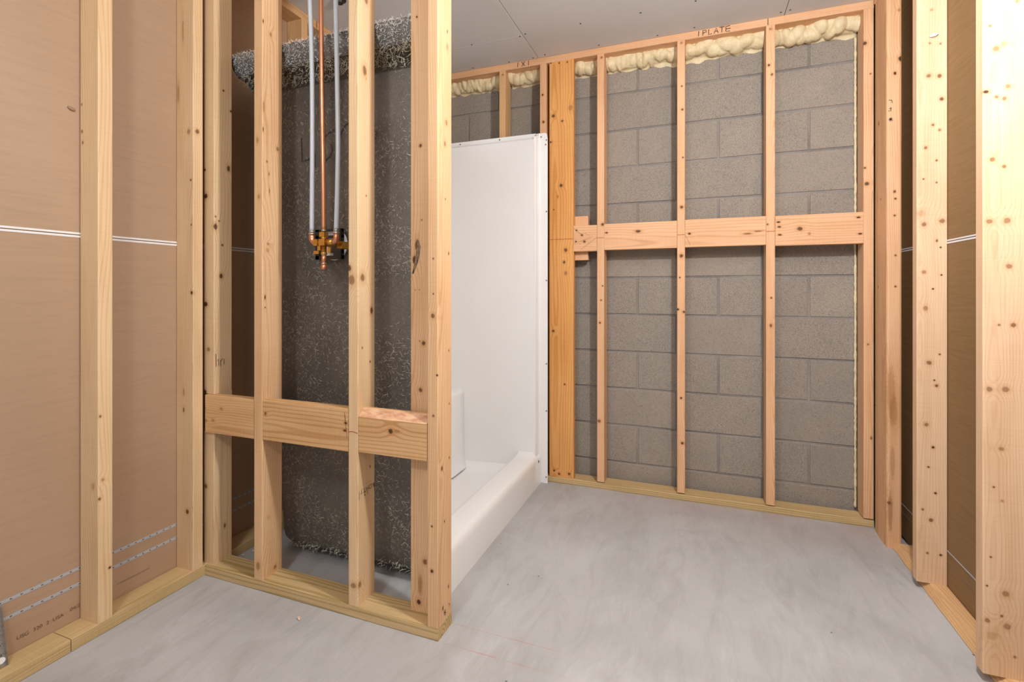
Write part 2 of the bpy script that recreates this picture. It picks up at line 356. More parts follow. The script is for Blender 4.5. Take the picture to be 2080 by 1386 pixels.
# ---------------------------------------------------------------- materials
def m_floor():
    t = NT('concrete_floor'); P = t.obj()
    a = t.noise(P, 1.6, 4, .55, .6)
    b = t.noise(t.vmath('MULTIPLY', P, (9, 3, 1)), 1.0, 5, .62, 1.5)
    g = t.noise(P, 420, 2)
    c = t.mix(t.rng(a, .35, .68), (0.405, 0.403, 0.400), (0.510, 0.510, 0.512))
    c = t.mix(t.rng(b, .48, .72, 0, .55), c, (0.325, 0.312, 0.296))
    c = t.mix(t.rng(t.noise(P, 3.1, 4, .6, 1.), .55, .75, 0, .5), c, (0.555, 0.565, 0.58))
    c = t.mix(t.rng(g, .3, .75, 0, .22), c, (0.30, 0.29, 0.28))
    # trowel swirls
    sw = t.noise(t.vmath('MULTIPLY', P, (26, 5, 1)), 1.0, 4, .6, 3.0)
    c = t.mix(t.rng(sw, .56, .66, 0, .12), c, (0.66, 0.66, 0.66))
    c = t.mix(t.rng(sw, .40, .32, 0, .12), c, (0.30, 0.285, 0.27))
    # red chalk residue in front of the back wall and snapped chalk lines beside the partition
    sp = t.n('ShaderNodeSeparateXYZ'); t.put(sp.inputs[0], P)
    X, Y = sp.outputs[0], sp.outputs[1]
    def near(v, v0, w): return t.rng(t.math('ABSOLUTE', t.math('SUBTRACT', v, v0)), w, 0, 0, 1)
    brk = t.rng(t.noise(P, 14, 4, .7), .38, .62)
    xm = t.math('MULTIPLY', t.rng(X, -.74, -.70), t.rng(X, -.28, -.48))
    ln = t.math('MAXIMUM', near(Y, 1.312, .0035), near(Y, 1.400, .003))
    ln = t.math('MULTIPLY', t.math('MULTIPLY', ln, xm), t.math('MULTIPLY_ADD', brk, .5, .12))
    c = t.mix(ln, c, (0.50, 0.13, 0.10))
    pk = t.math('MULTIPLY', t.rng(Y, 2.2, 2.62, 0, 1), t.math('MULTIPLY', t.rng(X, -.75, -.3), t.rng(t.noise(P, 5, 4), .35, .6, .3, .7)))
    c = t.mix(t.math('MULTIPLY', pk, .5), c, (0.40, 0.25, 0.215))
    # white plaster drips
    d = t.vor(t.vmath('ADD', P, (3.3, 1.7, 0)), 3.6)
    dd = t.math('MULTIPLY_ADD', t.noise(P, 60, 3), .02, d)
    c = t.mix(t.rng(dd, .038, .026), c, (0.72, 0.72, 0.70))
    # dark crumbs
    e = t.vor(t.vmath('ADD', P, (9.3, 4.7, 0)), 9.5)
    c = t.mix(t.rng(e, .036, .026), c, (0.15, 0.14, 0.13))
    t.bump(t.math('MULTIPLY_ADD', g, .3, sw), .10, .002)
    return t.done(c, t.rng(b, .3, .7, .42, .62), 0, .4)

def m_block():
    t = NT('concrete_block'); P = t.obj()
    r = t.rand()
    Q = t.vmath('ADD', P, t.vmath('MULTIPLY', t.n('ShaderNodeObjectInfo').outputs['Location'], (3.1, 1.3, 7.7)))
    g = t.noise(Q, 330, 3, .6)
    pit = t.vor(Q, 240)
    lo = t.noise(Q, 7, 4, .6)
    c = t.mix(t.rng(r, 0, 1), (0.358, 0.298, 0.238), (0.306, 0.260, 0.214))
    c = t.mix(t.rng(lo, .35, .7, 0, .5), c, (0.24, 0.212, 0.185))
    c = t.mix(t.rng(g, .35, .72, 0, .55), c, (0.40, 0.352, 0.305))
    c = t.mix(t.rng(g, .47, .25, 0, .9), c, (0.085, 0.078, 0.070))
    g2 = t.noise(Q, 150, 2, .6)
    c = t.mix(t.rng(g2, .55, .75, 0, .45), c, (0.13, 0.118, 0.105))
    c = t.mix(t.rng(g2, .42, .25, 0, .45), c, (0.43, 0.375, 0.32))
    # scuffs
    sc = t.noise(t.vmath('MULTIPLY', Q, (60, 60, 9)), 1.0, 3, .6, 2.0)
    c = t.mix(t.rng(sc, .72, .78, 0, .55), c, (0.09, 0.08, 0.075))
    t.bump(t.math('MULTIPLY_ADD', g, 1.0, t.math('MULTIPLY', lo, .6)), .55, .003)
    return t.done(c, .9, 0, .15)

def m_mortar():
    t = NT('mortar'); P = t.obj()
    g = t.noise(P, 200, 4, .6)
    lo = t.noise(P, 3, 3)
    c = t.mix(t.rng(lo, .35, .65), (0.31, 0.278, 0.250), (0.19, 0.170, 0.154))
    c = t.mix(t.rng(g, .4, .7, 0, .5), c, (0.31, 0.29, 0.27))
    t.bump(g, .5, .003)
    return t.done(c, .95, 0, .1)

def m_gyp(name, A, B, rough=.55):
    t = NT(name); P = t.obj()
    fib = t.noise(t.vmath('MULTIPLY', P, (1, 6, 90)), 1.0, 4, .6, .6)
    spk = t.noise(P, 260, 3, .6)
    lo = t.noise(P, 1.7, 3)
    wv = t.noise(t.vmath('MULTIPLY', P, (1, 1.2, 16)), 1.0, 2, .5, .5)
    c = t.mix(t.rng(lo, .35, .65, 0, .6), A, B)
    c = t.mix(t.rng(fib, .45, .75, 0, .22), c, tuple(x * .72 for x in A))
    c = t.mix(t.rng(wv, .55, .75, 0, .22), c, tuple(min(1, x * 1.22) for x in A))
    c = t.mix(t.rng(spk, .62, .8, 0, .3), c, tuple(min(1, x * 1.5) for x in A))
    # pale scuffs
    sc = t.noise(t.vmath('MULTIPLY', P, (4, 4, 46)), 1.0, 5, .7, 1.0)
    c = t.mix(t.rng(sc, .70, .80, 0, .35), c, (0.72, 0.62, 0.52))
    t.bump(t.math('MULTIPLY_ADD', spk, .3, fib), .10, .001)
    return t.done(c, t.rng(fib, .3, .7, rough - .08, rough + .1), 0, .45)

def m_ceiling():
    t = NT('ceiling_paper'); P = t.obj()
    a = t.noise(P, 2.2, 3)
    b = t.noise(P, 140, 3)
    st = t.noise(t.vmath('MULTIPLY', P, (40, 2, 1)), 1.0, 3)
    c = t.mix(t.rng(a, .35, .65), (0.63, 0.61, 0.60), (0.67, 0.65, 0.64))
    c = t.mix(t.rng(st, .5, .8, 0, .2), c, (0.58, 0.56, 0.55))
    c = t.mix(t.rng(b, .4, .8, 0, .12), c, (0.72, .70, .68))
    return t.done(c, .8, 0, .2)

def m_fibreglass(name, dens=.030, bright=(0.46, 0.43, 0.37), base=(0.085, 0.074, 0.063), patch=True, bump=.55, gloss=.5):
    t = NT(name); P = t.obj()
    lo = t.noise(P, 5, 3)
    med = t.noise(P, 150, 3, .6)
    c = t.mix(t.rng(lo, .35, .65), base, tuple(x * 1.5 for x in base))
    c = t.mix(t.rng(med, .5, .75, 0, .5), c, tuple(x * 2.3 for x in base))
    hs = None
    for k, (sc, dist) in enumerate(((85, 1.2), (120, 1.8), (60, 2.4))):
        Q = t.vmath('ADD', P, (k * 3.7, k * 1.9, k * 5.3))
        n = t.noise(Q, sc, 1, .5, dist)
        ln = t.rng(t.math('ABSOLUTE', t.math('SUBTRACT', n, .5)), dens * .55, 0, 0, 1)
        cut = t.rng(t.noise(Q, 60 + 15 * k, 2), .52, .62)
        ln = t.math('MULTIPLY', ln, cut)
        hs = ln if hs is None else t.math('MAXIMUM', hs, ln)
    if patch:
        hs = t.math('MULTIPLY', hs, t.rng(t.noise(P, 4, 3), .38, .68, .25, .6))
    c = t.mix(hs, c, bright)
    t.bump(t.math('MULTIPLY_ADD', med, .7, hs), bump, .004)
    return t.done(c, gloss, 0, .5)

def m_foam():
    t = NT('spray_foam'); P = t.obj()
    a = t.noise(P, 30, 4, .6); b = t.noise(P, 320, 3)
    c = t.mix(t.rng(a, .35, .7), (0.78, 0.655, 0.42), (0.66, 0.52, 0.30))
    t.bump(t.math('MULTIPLY_ADD', b, .4, a), .5, .004)
    m = t.done(c, .5, 0, .4)
    t.b.inputs['Subsurface Weight'].default_value = .0
    return m

def m_gel():
    t = NT('white_gelcoat'); P = t.obj()
    a = t.noise(P, 6, 3)
    c = t.mix(t.rng(a, .3, .7), (0.88, 0.88, 0.875), (0.90, 0.90, 0.895))
    m = t.done(c, .14, 0, .5)
    return m

def m_metal(name, A, B, rough, sc=90):
    t = NT(name); P = t.obj()
    a = t.noise(P, sc, 4)
    c = t.mix(t.rng(a, .4, .7), A, B)
    return t.done(c, t.rng(a, .3, .7, rough, rough + .15), 1.0)

FLOOR = m_floor(); BLOCK = m_block(); MORTAR = m_mortar()
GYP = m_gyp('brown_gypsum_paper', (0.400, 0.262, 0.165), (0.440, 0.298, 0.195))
GYPR = m_gyp('shaded_tan_gypsum_paper', (0.225, 0.128, 0.050), (0.255, 0.147, 0.062))  # right board: shade between its studs is put into the darker colour
CEIL = m_ceiling()
WHITEP = flat('white_edge_paper', (0.80, 0.80, 0.80), .6)
TAPE = flat('grey_edge_tape', (0.42, 0.44, 0.47), .5)
FIBRE = m_fibreglass('dark_fibreglass')
FIBREF = m_fibreglass('fibreglass_flange', .07, (0.80, 0.80, 0.79), (0.13, 0.127, 0.12), False, .8, .35)
FIBRED = m_fibreglass('shaggy_fibreglass', .05, (0.42, 0.36, 0.25), (0.050, 0.040, 0.028), False, .9, .6)
STRAND = flat('glass_strand', (0.66, 0.61, 0.48), .35)
STRANDW = flat('silver_glass_strand', (0.88, 0.88, 0.87), .25)
FOAM = m_foam(); GEL = m_gel()
COPPER = m_metal('copper', (0.74, 0.35, 0.20), (0.66, 0.29, 0.16), .28, 14)
BRASS = m_metal('brass', (0.72, 0.42, 0.10), (0.62, 0.34, 0.07), .30)
STEEL = m_metal('steel', (0.52, 0.52, 0.50), (0.38, 0.38, 0.37), .34)
SOLDER = m_metal('solder', (0.72, 0.70, 0.68), (0.5, 0.48, 0.46), .3)
BLACKP = flat('black_plastic', (0.012, 0.012, 0.013), .35)
INK = flat('black_ink', (0.02, 0.018, 0.016), .7)
INKB = flat('faded_brown_ink', (0.11, 0.062, 0.035), .8)
REDP = flat('red_pencil', (0.42, 0.035, 0.02), .7)
SCREW = flat('dark_screw', (0.02, 0.02, 0.02), .4)
CHIP = flat('pale_wood_chip', (0.74, 0.56, 0.38), .8)
DUST = flat('white_crumb', (0.80, 0.80, 0.80), .8)
def m_pex():
    t = NT('milky_pex'); P = t.obj()
    a = t.noise(P, 40, 2)
    m = t.done(t.mix(a, (0.52, 0.565, 0.62), (0.58, 0.62, 0.66)), .32, 0, .5)
    t.b.inputs['Subsurface Weight'].default_value = .25
    t.b.inputs['Subsurface Radius'].default_value = (.01, .01, .01)
    t.b.inputs['Subsurface Scale'].default_value = .5
    return m
PEX = m_pex()

# ---------------------------------------------------------------- constants from the survey of the room
XL, XS = -1.8097, -1.7207          # left drywall face, left stud face
YP = 1.3109                        # partition front
YB, YK = 2.6276, 2.7410            # back frame front, block face
XR, XRD = 0.736, 0.825             # right stud face, right drywall face
ZC, ZT, ZS = 2.370, 2.332, 0.038   # ceiling, underside of top plates, top of sole plates
YBK = -1.3                         # how far the room runs back behind the viewer

# ---------------------------------------------------------------- setting
fl = box('floor', (-1.95, 1.05, YBK, 2.80, -0.10, 0.0), FLOOR); tag(fl, 'smooth grey concrete floor slab with faint red chalk marks', 'floor', kind='structure')
fl.location = (0, 0, 0)
for v in fl.data.vertices:
    v.co = v.co + Vector(((-1.95 + 1.05) / 2, (YBK + 2.80) / 2, -0.05))

# ceiling of separate gypsum sheets
ce = box('ceiling', (-1.95, 1.05, YBK, 2.80, ZC + 0.0128, ZC + 0.10), flat('ceiling_void', (0.05, 0.045, 0.04), .9))
tag(ce, 'bare grey drywall ceiling with open seams and screw heads', 'ceiling', kind='structure')
SEAM = 0.0012
for (xa, xb) in ((-1.94, -0.832), (-0.832, 0.390), (0.390, 1.04)):
    ys = ((YBK, 0.30), (0.30, 2.3655), (2.3655, 2.79)) if xa < -1.9 else ((YBK, 0.80), (0.80, 2.79))
    for (ya, yb) in ys:
        box('drywall_sheet', (xa + SEAM, xb - SEAM, ya + SEAM, yb - SEAM, ZC, ZC + 0.0127), CEIL, ce, .0012)
for (x, y) in [(-0.004, 2.36), (-0.246, 2.369), (-0.531, 2.362), (-0.815, 2.358), (-0.849, 2.371), (-1.117, 2.362), (-0.01, 2.597), (-0.187, 2.61), (-0.487, 2.605), (-0.785, 2.603), (-0.858, 2.615), (-1.002, 2.615), (-1.226, 2.61), (0.37, 2.597), (0.408, 2.59)]:
    bm = bmesh.new()
    bmesh.ops.create_cone(bm, cap_ends=True, segments=10, radius1=.0042, radius2=.0046, depth=.0012)
    from_bm('screw_head', bm, SCREW, ce, loc=(x, y, ZC - .0004))
bm = bmesh.new()
bmesh.ops.create_cone(bm, cap_ends=True, segments=20, radius1=.016, radius2=.022, depth=.018)
o = from_bm('ceiling_bolt_cover', bm, BLACKP, None, loc=(-1.498, 1.785, ZC - .009))
bm = bmesh.new(); bmesh.ops.create_cone(bm, cap_ends=True, segments=20, radius1=.029, radius2=.029, depth=.004)
from_bm('rim', bm, BLACKP, o, loc=(-1.498, 1.785, ZC - .002))
tag(o, 'small dark round fitting on the ceiling above the pipes', 'ceiling fitting')

# left wall: brown backed drywall seen through its studs
wl = box('wall_left', (XL - 0.10, XL - 0.0125, YBK, 2.80, 0, ZC), flat('left_void', (0.2, 0.13, 0.09), .9))
tag(wl, 'brown gypsum board back of the left wall', 'wall', kind='structure')
ZSE = 1.2385
for (ya, yb) in ((YBK, 2.79),):
    box('drywall_sheet', (XL - .0125, XL, ya, yb, 0.012, ZSE - .0005), GYP, wl, .0015)
    box('drywall_sheet', (XL - .0125, XL, ya, yb, ZSE + .0005, ZC - .001), GYP, wl, .0015)
box('edge_paper', (XL - .001, XL + .0012, YBK, 2.79, ZSE + .0010, ZSE + .0072), WHITEP, wl)
box('edge_paper', (XL - .001, XL + .0012, YBK, 2.79, ZSE - .0085, ZSE - .0022), WHITEP, wl)
PERF = flat('tape_hole', (0.12, 0.10, 0.09), .8)
for zz in (0.146, 0.195):
    o = box('edge_tape', (XL - .001, XL + .0012, YBK, 2.79, zz - .0046, zz + .0046), TAPE, wl)
    bm = bmesh.new()
    y = 0.3
    while y < 1.7:
        bm_box(bm, XL + .0012, XL + .0016, y, y + .0052, zz - .0016, zz + .0016)
        y += .0235
    from_bm('perforation', bm, PERF, o)['kind'] = 'stuff'
MT = Matrix(((0, 0, 1, 0), (1, 0, 0, 0), (0, 1, 0, 0), (0, 0, 0, 1)))   # text on a wall that faces +X, reading towards +Y
def at(m, v): return Matrix.Translation(v) @ m
INKF = flat('faint_print_ink', (0.17, 0.10, 0.06), .8)
text_mesh('print', 'USG  320  2  USA', .0150, at(MT, (XL + .0016, .808, .070)), INKF, wl)
text_mesh('print', '04/2', .0150, at(MT, (XL + .0016, .935, .074)), INKF, wl)
text_mesh('print', '....,,..,,.,...,..,,..,', .021, at(MT, (XL + .0016, 1.065, .083)), INKF, wl)
# small pale scab of foam stuck to the board
bm = bmesh.new(); bmesh.ops.create_icosphere(bm, subdivisions=2, radius=1)
for v in bm.verts: v.co = Vector((v.co.x * .004, v.co.y * .0105 * (1 + .2 * noise.noise(v.co * 2)), v.co.z * .006 - v.co.y * .003))
o = from_bm('foam_scab', bm, flat('tan_foam_scab', (0.33, 0.20, 0.13), .8), None, True, loc=(XL + .003, .9385, 1.6265))
tag(o, 'small tan blob stuck high on the left brown board', 'blob')

# right wall
wr = box('wall_right', (XRD + .0125, XRD + .10, YBK, 2.80, 0, ZC), flat('right_void', (0.2, 0.13, 0.09), .9))
tag(wr, 'tan gypsum board back of the right wall, darkened to look shaded', 'wall', kind='structure')
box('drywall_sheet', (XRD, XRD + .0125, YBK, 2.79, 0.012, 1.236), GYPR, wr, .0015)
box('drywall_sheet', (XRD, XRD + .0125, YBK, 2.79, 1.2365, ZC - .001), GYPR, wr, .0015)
box('edge_paper', (XRD - .0012, XRD + .001, YBK, 2.79, 1.2375, 1.2425), WHITEP, wr)
box('edge_paper', (XRD - .0012, XRD + .001, YBK, 2.79, 1.2285, 1.2345), WHITEP, wr)
box('edge_tape', (XRD - .0012, XRD + .001, YBK, 2.79, .148, .152), TAPE, wr)
box('edge_tape', (XRD - .0012, XRD + .001, YBK, 2.79, .112, .115), flat('dull_edge_tape', (.25, .16, .10), .6), wr)

# back wall: every concrete block in view is its own piece
wb = box('wall_back', (-1.95, 1.05, YK + .0045, YK + .10, 0, ZC), MORTAR)
tag(wb, 'grey concrete block wall with recessed mortar joints behind the studs', 'wall', kind='structure')
rb = random.Random(5)
_bl = {}
def block_mesh(w, hgt):
    key = (round(w, 4), round(hgt, 4))
    if key not in _bl:
        bm = bmesh.new()
        bm_box(bm, -w/2, w/2, 0, .03, -hgt/2, hgt/2)
        es = [e for e in bm.edges if all(v.co.y < .001 for v in e.verts)]
        es += [e for e in bm.edges if abs(e.verts[0].co.y - e.verts[1].co.y) > .01]
        bmesh.ops.bevel(bm, geom=es, offset=.0035, segments=2, affect='EDGES', profile=.5)
        me = bpy.data.meshes.new('concrete_block'); bm.to_mesh(me); bm.free()
        me.materials.append(BLOCK); _bl[key] = me
    return _bl[key]
J = .0095
for k in range(-5, 7):
    zb = 1.1352 + .2032 * (k - 1); zt = zb + .2032
    z0, z1 = max(zb + J/2, 0.0), min(zt - J/2, ZC - .002)
    if k == -5: z0 = 0.0
    if z1 - z0 < .02: continue
    ph = .512 if k % 2 == 0 else .512 - .2032
    i = -6
    while i < 3:
        xa, xb = ph + .4064 * i + J/2, ph + .4064 * (i + 1) - J/2
        i += 1
        xa, xb = max(xa, -1.94), min(xb, 1.04)
        if xb - xa < .03: continue
        if xb < -.86 and z1 < 1.80: continue
        o = bpy.data.objects.new('concrete_block', block_mesh(xb - xa, z1 - z0))
        o.location = ((xa + xb) / 2, YK + rb.uniform(-.0012, .0012), (z0 + z1) / 2)
        link(o, wb)
# ---------------------------------------------------------------- left stud frame
fL = empty('stud_frame', (XS - .04, 1.0, 0)); tag(fL, 'pine stud frame along the brown left wall', 'stud frame')
lumber(fL, 'stud', (XL + .0005, XS, .962, 1.003, ZS, ZT), 'Z', 'cream', 'J')
lumber(fL, 'stud', (XL + .0005, XS, 1.266, 1.3045, ZS, ZT), 'Z', 'cream', 'K')
lumber(fL, 'stud', (XL + .0005, XS, 1.793, 1.831, ZS, ZT), 'Z', 'tan', None)
lumber(fL, 'sole_plate', (XL + .0005, XS, YBK, .8915, 0, ZS), 'Y', 'green', None, label='greenish treated sole plate')
lumber(fL, 'sole_plate', (XL + .0005, XS, .8935, 2.60, 0, ZS), 'Y', 'green', None, label='greenish treated sole plate')
lumber(fL, 'top_plate', (XL + .0005, XS, YBK, 2.62, ZT, ZC - .0005), 'Y', 'tan', None)
ribbon('pencil_mark', [[(XS, 1.888, 2.366), (XS, 1.888, 2.334)]], (1, 0, 0), .005, REDP, fL)

# ---------------------------------------------------------------- partition frame
fP = empty('stud_frame', (-1.2, YP + .045, 0)); tag(fP, 'short pine stud partition in front of the shower', 'stud frame')
NB, NTp = .534, .675
Yf, Yr = YP, YP + .089
lumber(fP, 'stud', (-1.7425, -1.6885, YP + .013, Yr, ZS, ZT), 'Z', 'cream', 'L', notch=(NB - .001, NTp + .001, .0265))
lumber(fP, 'stud', (-1.4755, -1.436, Yf, Yr, ZS, ZT), 'Z', 'pale', 'M')
lumber(fP, 'stud', (-1.0645, -1.0265, Yf, Yr, ZS, ZT), 'Z', 'cream', 'N')
lumber(fP, 'stud', (-.8600, -.7712, 1.3605, 1.3985, ZS, ZT), 'Z', 'pale', 'O', label='flat stud with a bark pocket and big knots')
lumber(fP, 'stud', (-.7705, -.7325, Yf, Yr, ZS, ZT), 'Z', 'pale', 'P', bev=.004)
lumber(fP, 'sole_plate', (-1.7200, -.7325, Yf, Yr, 0, ZS), 'X', 'green', None, label='treated sole plate with strong grain', ring=.011, amt=.75)
lumber(fP, 'top_plate', (XS, -.7325, Yf, Yr, ZT, ZC - .0005), 'X', 'pale', None)
lumber(fP, 'blocking_board', (-1.7190, -1.4765, YP + .0005, YP + .0385, NB, NTp), 'X', 'tan', 'n1', ring=.010)
lumber(fP, 'blocking_board', (-1.4350, -1.0655, YP + .0005, YP + .0385, NB + .002, NTp + .003), 'X', 'tan', 'n2', ring=.012, amt=.6)
nb = lumber(fP, 'blocking_board', (-1.0255, -.7715, YP + .0005, YP + .0385, NB + .006, NTp + .006), 'X', 'tan', 'n3', ring=.012, amt=.7, label='blocking board with a barky waney top edge')
ctrl = [(-.8325, 1.226, .002), (-.8300, 1.205, .0065), (-.8335, 1.180, .0075), (-.8370, 1.160, .0060), (-.8445, 1.140, .0050), (-.8520, 1.118, .002)]
bm = bmesh.new(); rws = []
for (x, z, w) in ctrl:
    rws.append([bm.verts.new((x - w, 1.3602, z)), bm.verts.new((x - w * .2, 1.3575, z + .002)), bm.verts.new((x + w * .5, 1.3590, z)), bm.verts.new((x + w, 1.3602, z - .001))])
for a, b in zip(rws, rws[1:]):
    for k in range(3): bm.faces.new((a[k], b[k], b[k+1], a[k+1]))
bmesh.ops.recalc_face_normals(bm, faces=bm.faces[:])
t_ = NT('grey_bark'); P_ = t_.obj()
n_ = t_.noise(t_.vmath('MULTIPLY', P_, (260, 260, 60)), 1.0, 3)
bark = t_.done(t_.mix(t_.rng(n_, .4, .65), (0.30, 0.20, 0.13), (0.045, 0.025, 0.015)), .8)
from_bm('bark_pocket', bm, bark, fP)
# waney top front edge: cut the corner away
bm = bmesh.new(); bm.from_mesh(nb.data)
# local x = -world z
top = (NTp + .006) - (NB + .006)
bmesh.ops.bisect_plane(bm, geom=bm.verts[:] + bm.edges[:] + bm.faces[:], plane_co=(-top/2 + .026, -.019, 0), plane_no=(-1, -1.15, 0), clear_outer=True)
bmesh.ops.holes_fill(bm, edges=[e for e in bm.edges if e.is_boundary])
bm.to_mesh(nb.data); bm.free()
def m_wane():
    t = NT('waney_bark'); P = t.obj()
    a = t.noise(t.vmath('MULTIPLY', P, (60, 60, 18)), 1.0, 4, .6)
    c = t.mix(t.rng(a, .4, .7), (0.74, 0.46, 0.28), (0.46, 0.19, 0.085))
    t.bump(a, .6, .004)
    return t.done(c, .7)
nb.data.materials.append(m_wane())
for p in nb.data.polygons:
    if p.normal.x < -.3 and p.normal.y < -.3 and p.area > .002: p.material_index = 1
RED = .0016
ribbon('pencil_mark', [[(-1.064, YP, .603), (-1.045, YP, .605), (-1.027, YP, .601)]], (0, -1, 0), .0022, REDP, fP)
# grade stamps and scrawls
MS = Matrix(((0, 0, 1, 0), (1, 0, 0, 0), (0, 1, 0, 0), (0, 0, 0, 1)))
RZ = Matrix.Rotation(math.pi, 4, 'Z')
text_mesh('grade_stamp', 'l 2 ..,', .021, at(MS @ RZ, (-1.0262, 1.362, .400)), INK, fP)
text_mesh('grade_stamp', 'KDHT.l', .022, at(MS @ RZ, (-1.0262, 1.397, .413)), INK, fP)
text_mesh('grade_stamp', '. . .', .018, at(MS @ RZ, (-1.0262, 1.380, .425)), INK, fP)
for yy in (1.3165, 1.3965):
    ribbon('grade_stamp', [[(-1.0265, yy, .383), (-1.0265, yy, .410)]], (1, 0, 0), .0016, INK, fP)
ribbon('scrawl', [[(-1.6885, 1.331, .826), (-1.6885, 1.332, .778)], [(-1.6885, 1.336, .800), (-1.6885, 1.341, .806), (-1.6885, 1.343, .780)], [(-1.6885, 1.350, .800), (-1.6885, 1.350, .778)], [(-1.6885, 1.350, .796), (-1.6885, 1.358, .806)], [(-1.6885, 1.364, .804), (-1.6885, 1.365, .782)]], (1, 0, 0), .0024, INKB, fP)
ribbon('scrawl', [[(-.7325, 1.345, .068), (-.7325, 1.362, .058)], [(-.7325, 1.348, .058), (-.7325, 1.360, .070)], [(-.7325, 1.350, .074), (-.7325, 1.356, .052)], [(-.7325, 1.378, .078), (-.7325, 1.384, .070), (-.7325, 1.380, .064)]], (1, 0, 0), .0016, INK, fP)
ribbon('pencil_mark', [[(-1.081, YP + .0005, .665), (-1.069, YP + .0005, .58)], [(-1.078, YP + .0005, .66), (-1.073, YP + .0005, .60)]], (0, -1, 0), .0010, INKB, fP)

# ---------------------------------------------------------------- back stud frame
fB = empty('stud_frame', (0, YB + .045, 0)); tag(fB, 'pink pine stud frame before the concrete block wall', 'stud frame')
YBr = YB + .089
SB = lambda xa, xb, key, kn: lumber(fB, 'stud', (xa, xb, YB, YBr, ZS, ZT), 'Z', key, kn)
SB(-1.068, -1.030, 'tan', 'A')
SB(-.8225, -.7845, 'pink', 'B')
SB(-.5005, -.4625, 'pink', 'C')
SB(-.0925, -.0545, 'pink', 'D')
SB(.3115, .3505, 'pink', 'E')
SB(.7050, .7440, 'pink', 'F')
lumber(fB, 'backing_board', (-.7675, -.6290, YB, YB + .038, ZS - .006, ZT), 'Z', 'orange', 'board', label='wide orange stained vertical board', ring=.014, amt=.55)
lumber(fB, 'stud', (-.7675, -.7295, YB + .0385, YBr, ZS, ZT), 'Z', 'tan', None)
sp = lumber(fB, 'sole_plate', (XS, .7440, YB, YBr, 0, ZS - .006), 'X', 'green', None, label='yellowish treated sole plate', ring=.008, amt=.7)
lumber(fB, 'top_plate', (XL + .001, .7440, YB, YBr, ZT, ZC - .0005), 'X', 'pink', None)
ZB0, ZB1 = 1.277, 1.418
lumber(fB, 'blocking_board', (-.6285, -.5010, YB + .0004, YB + .0384, ZB0, ZB1), 'X', 'pink', 'b1', ring=.012)
lumber(fB, 'blocking_board', (-.4620, -.0930, YB + .0004, YB + .0384, ZB0 + .004, ZB1 + .002), 'X', 'pink', 'b2', ring=.014)
lumber(fB, 'blocking_board', (-.0540, .3110, YB + .0004, YB + .0384, ZB0 + .006, ZB1 + .004), 'X', 'pink', 'b3', ring=.016)
lumber(fB, 'blocking_board', (.3510, .7045, YB + .0004, YB + .0384, ZB0, ZB1 + .002), 'X', 'pink', 'b4', ring=.013)
lumber(fB, 'blocking_scrap', (-.648, -.557, YB + .0390, YB + .0770, 1.232, 1.474), 'Z', 'pink', None)
zr = 1.3465
for (xa, xb) in ((-.767, -.630), (-.4995, -.463), (-.0915, -.0555), (.3125, .3500)):
    ribbon('pencil_mark', [[(xa, YB, zr), ((xa + xb) / 2, YB, zr + .001), (xb, YB, zr + .001)]], (0, -1, 0), .0022, REDP, fB)
ribbon('pencil_mark', [[(-.630, YB, 1.405), (-.580, YB, 1.365)], [(-.590, YB, 1.286), (-.502, YB, 1.350)], [(-.053, YB, 1.345), (-.030, YB, 1.296)], [(-.60, YB, 1.33), (-.53, YB, 1.352), (-.565, YB, 1.375)]], (0, -1, 0), .0010, INKB, fB)
# hand lettered words on the top plate
MB_ = Matrix(((1, 0, 0, 0), (0, 0, -1, 0), (0, 1, 0, 0), (0, 0, 0, 1)))   # text on a face towards -Y
def strokes(x0, z0, w, h, glyphs):
    G = {'1': [[(.4, 1), (.35, 0)]], 'P': [[(.1, 0), (.15, 1), (.7, .9), (.75, .6), (.15, .45)]], 'L': [[(.15, 1), (.1, 0), (.7, .05)]],
         'A': [[(.05, 0), (.45, 1), (.8, 0)], [(.2, .4), (.7, .4)]], 'T': [[(0, 1), (.9, 1)], [(.45, 1), (.4, 0)]],
         'E': [[(.8, 1), (.1, .95), (.1, .05), (.8, 0)], [(.1, .5), (.9, .5)]], 'X': [[(.1, 0), (.7, 1)], [(.7, 0), (.1, 1)]]}
    out = []
    for i, ch in enumerate(glyphs):
        for ln in G.get(ch, []):
            out.append([(x0 + (i + a) * w, YB, z0 + b * h) for a, b in ln])
    return out
for i, ch in enumerate('1PLATE'):
    ribbon('letter', strokes(.000 + .0265 * i, 2.338, .0265, .026, ch), (0, -1, 0), .0034, INK, fB)
for i, ch in enumerate('1X1'):
    ribbon('letter', strokes(-.965 + .032 * i, 2.338, .032, .026, ch), (0, -1, 0), .0034, INK, fB)
ribbon('lettering', [[(.320, YB, 2.335), (.320, YB, 2.366)]], (0, -1, 0), .003, INK, fB)

# ---------------------------------------------------------------- right stud frame
fR = empty('stud_frame', (XR + .04, 2.0, 0)); tag(fR, 'knotty pine stud frame along the tan right wall', 'stud frame')
lumber(fR, 'stud', (XR, XRD - .0008, 2.148, 2.186, ZS - .012, ZT), 'Z', 'rose', 'H', amt=.28)
lumber(fR, 'stud', (XR - .009, XRD - .0008, 1.695, 1.733, ZS - .012, ZT), 'Z', 'rose', 'I', amt=.28)
lumber(fR, 'corner_board', (XR, .788, 2.443, 2.556, 0, ZT), 'Z', 'pink', 'G', bev=.008, label='corner board with a dark damp stain')
lumber(fR, 'stud', (XR + .004, XRD - .0008, 2.5575, 2.598, 0, ZT), 'Z', 'tan', None)
pr_ = lumber(fR, 'sole_plate', (.757, XRD - .0008, YBK, 2.4425, 0, ZS - .012), 'Y', 'tan', None, label='sole plate with a waney edge')
bm = bmesh.new(); bm.from_mesh(pr_.data)
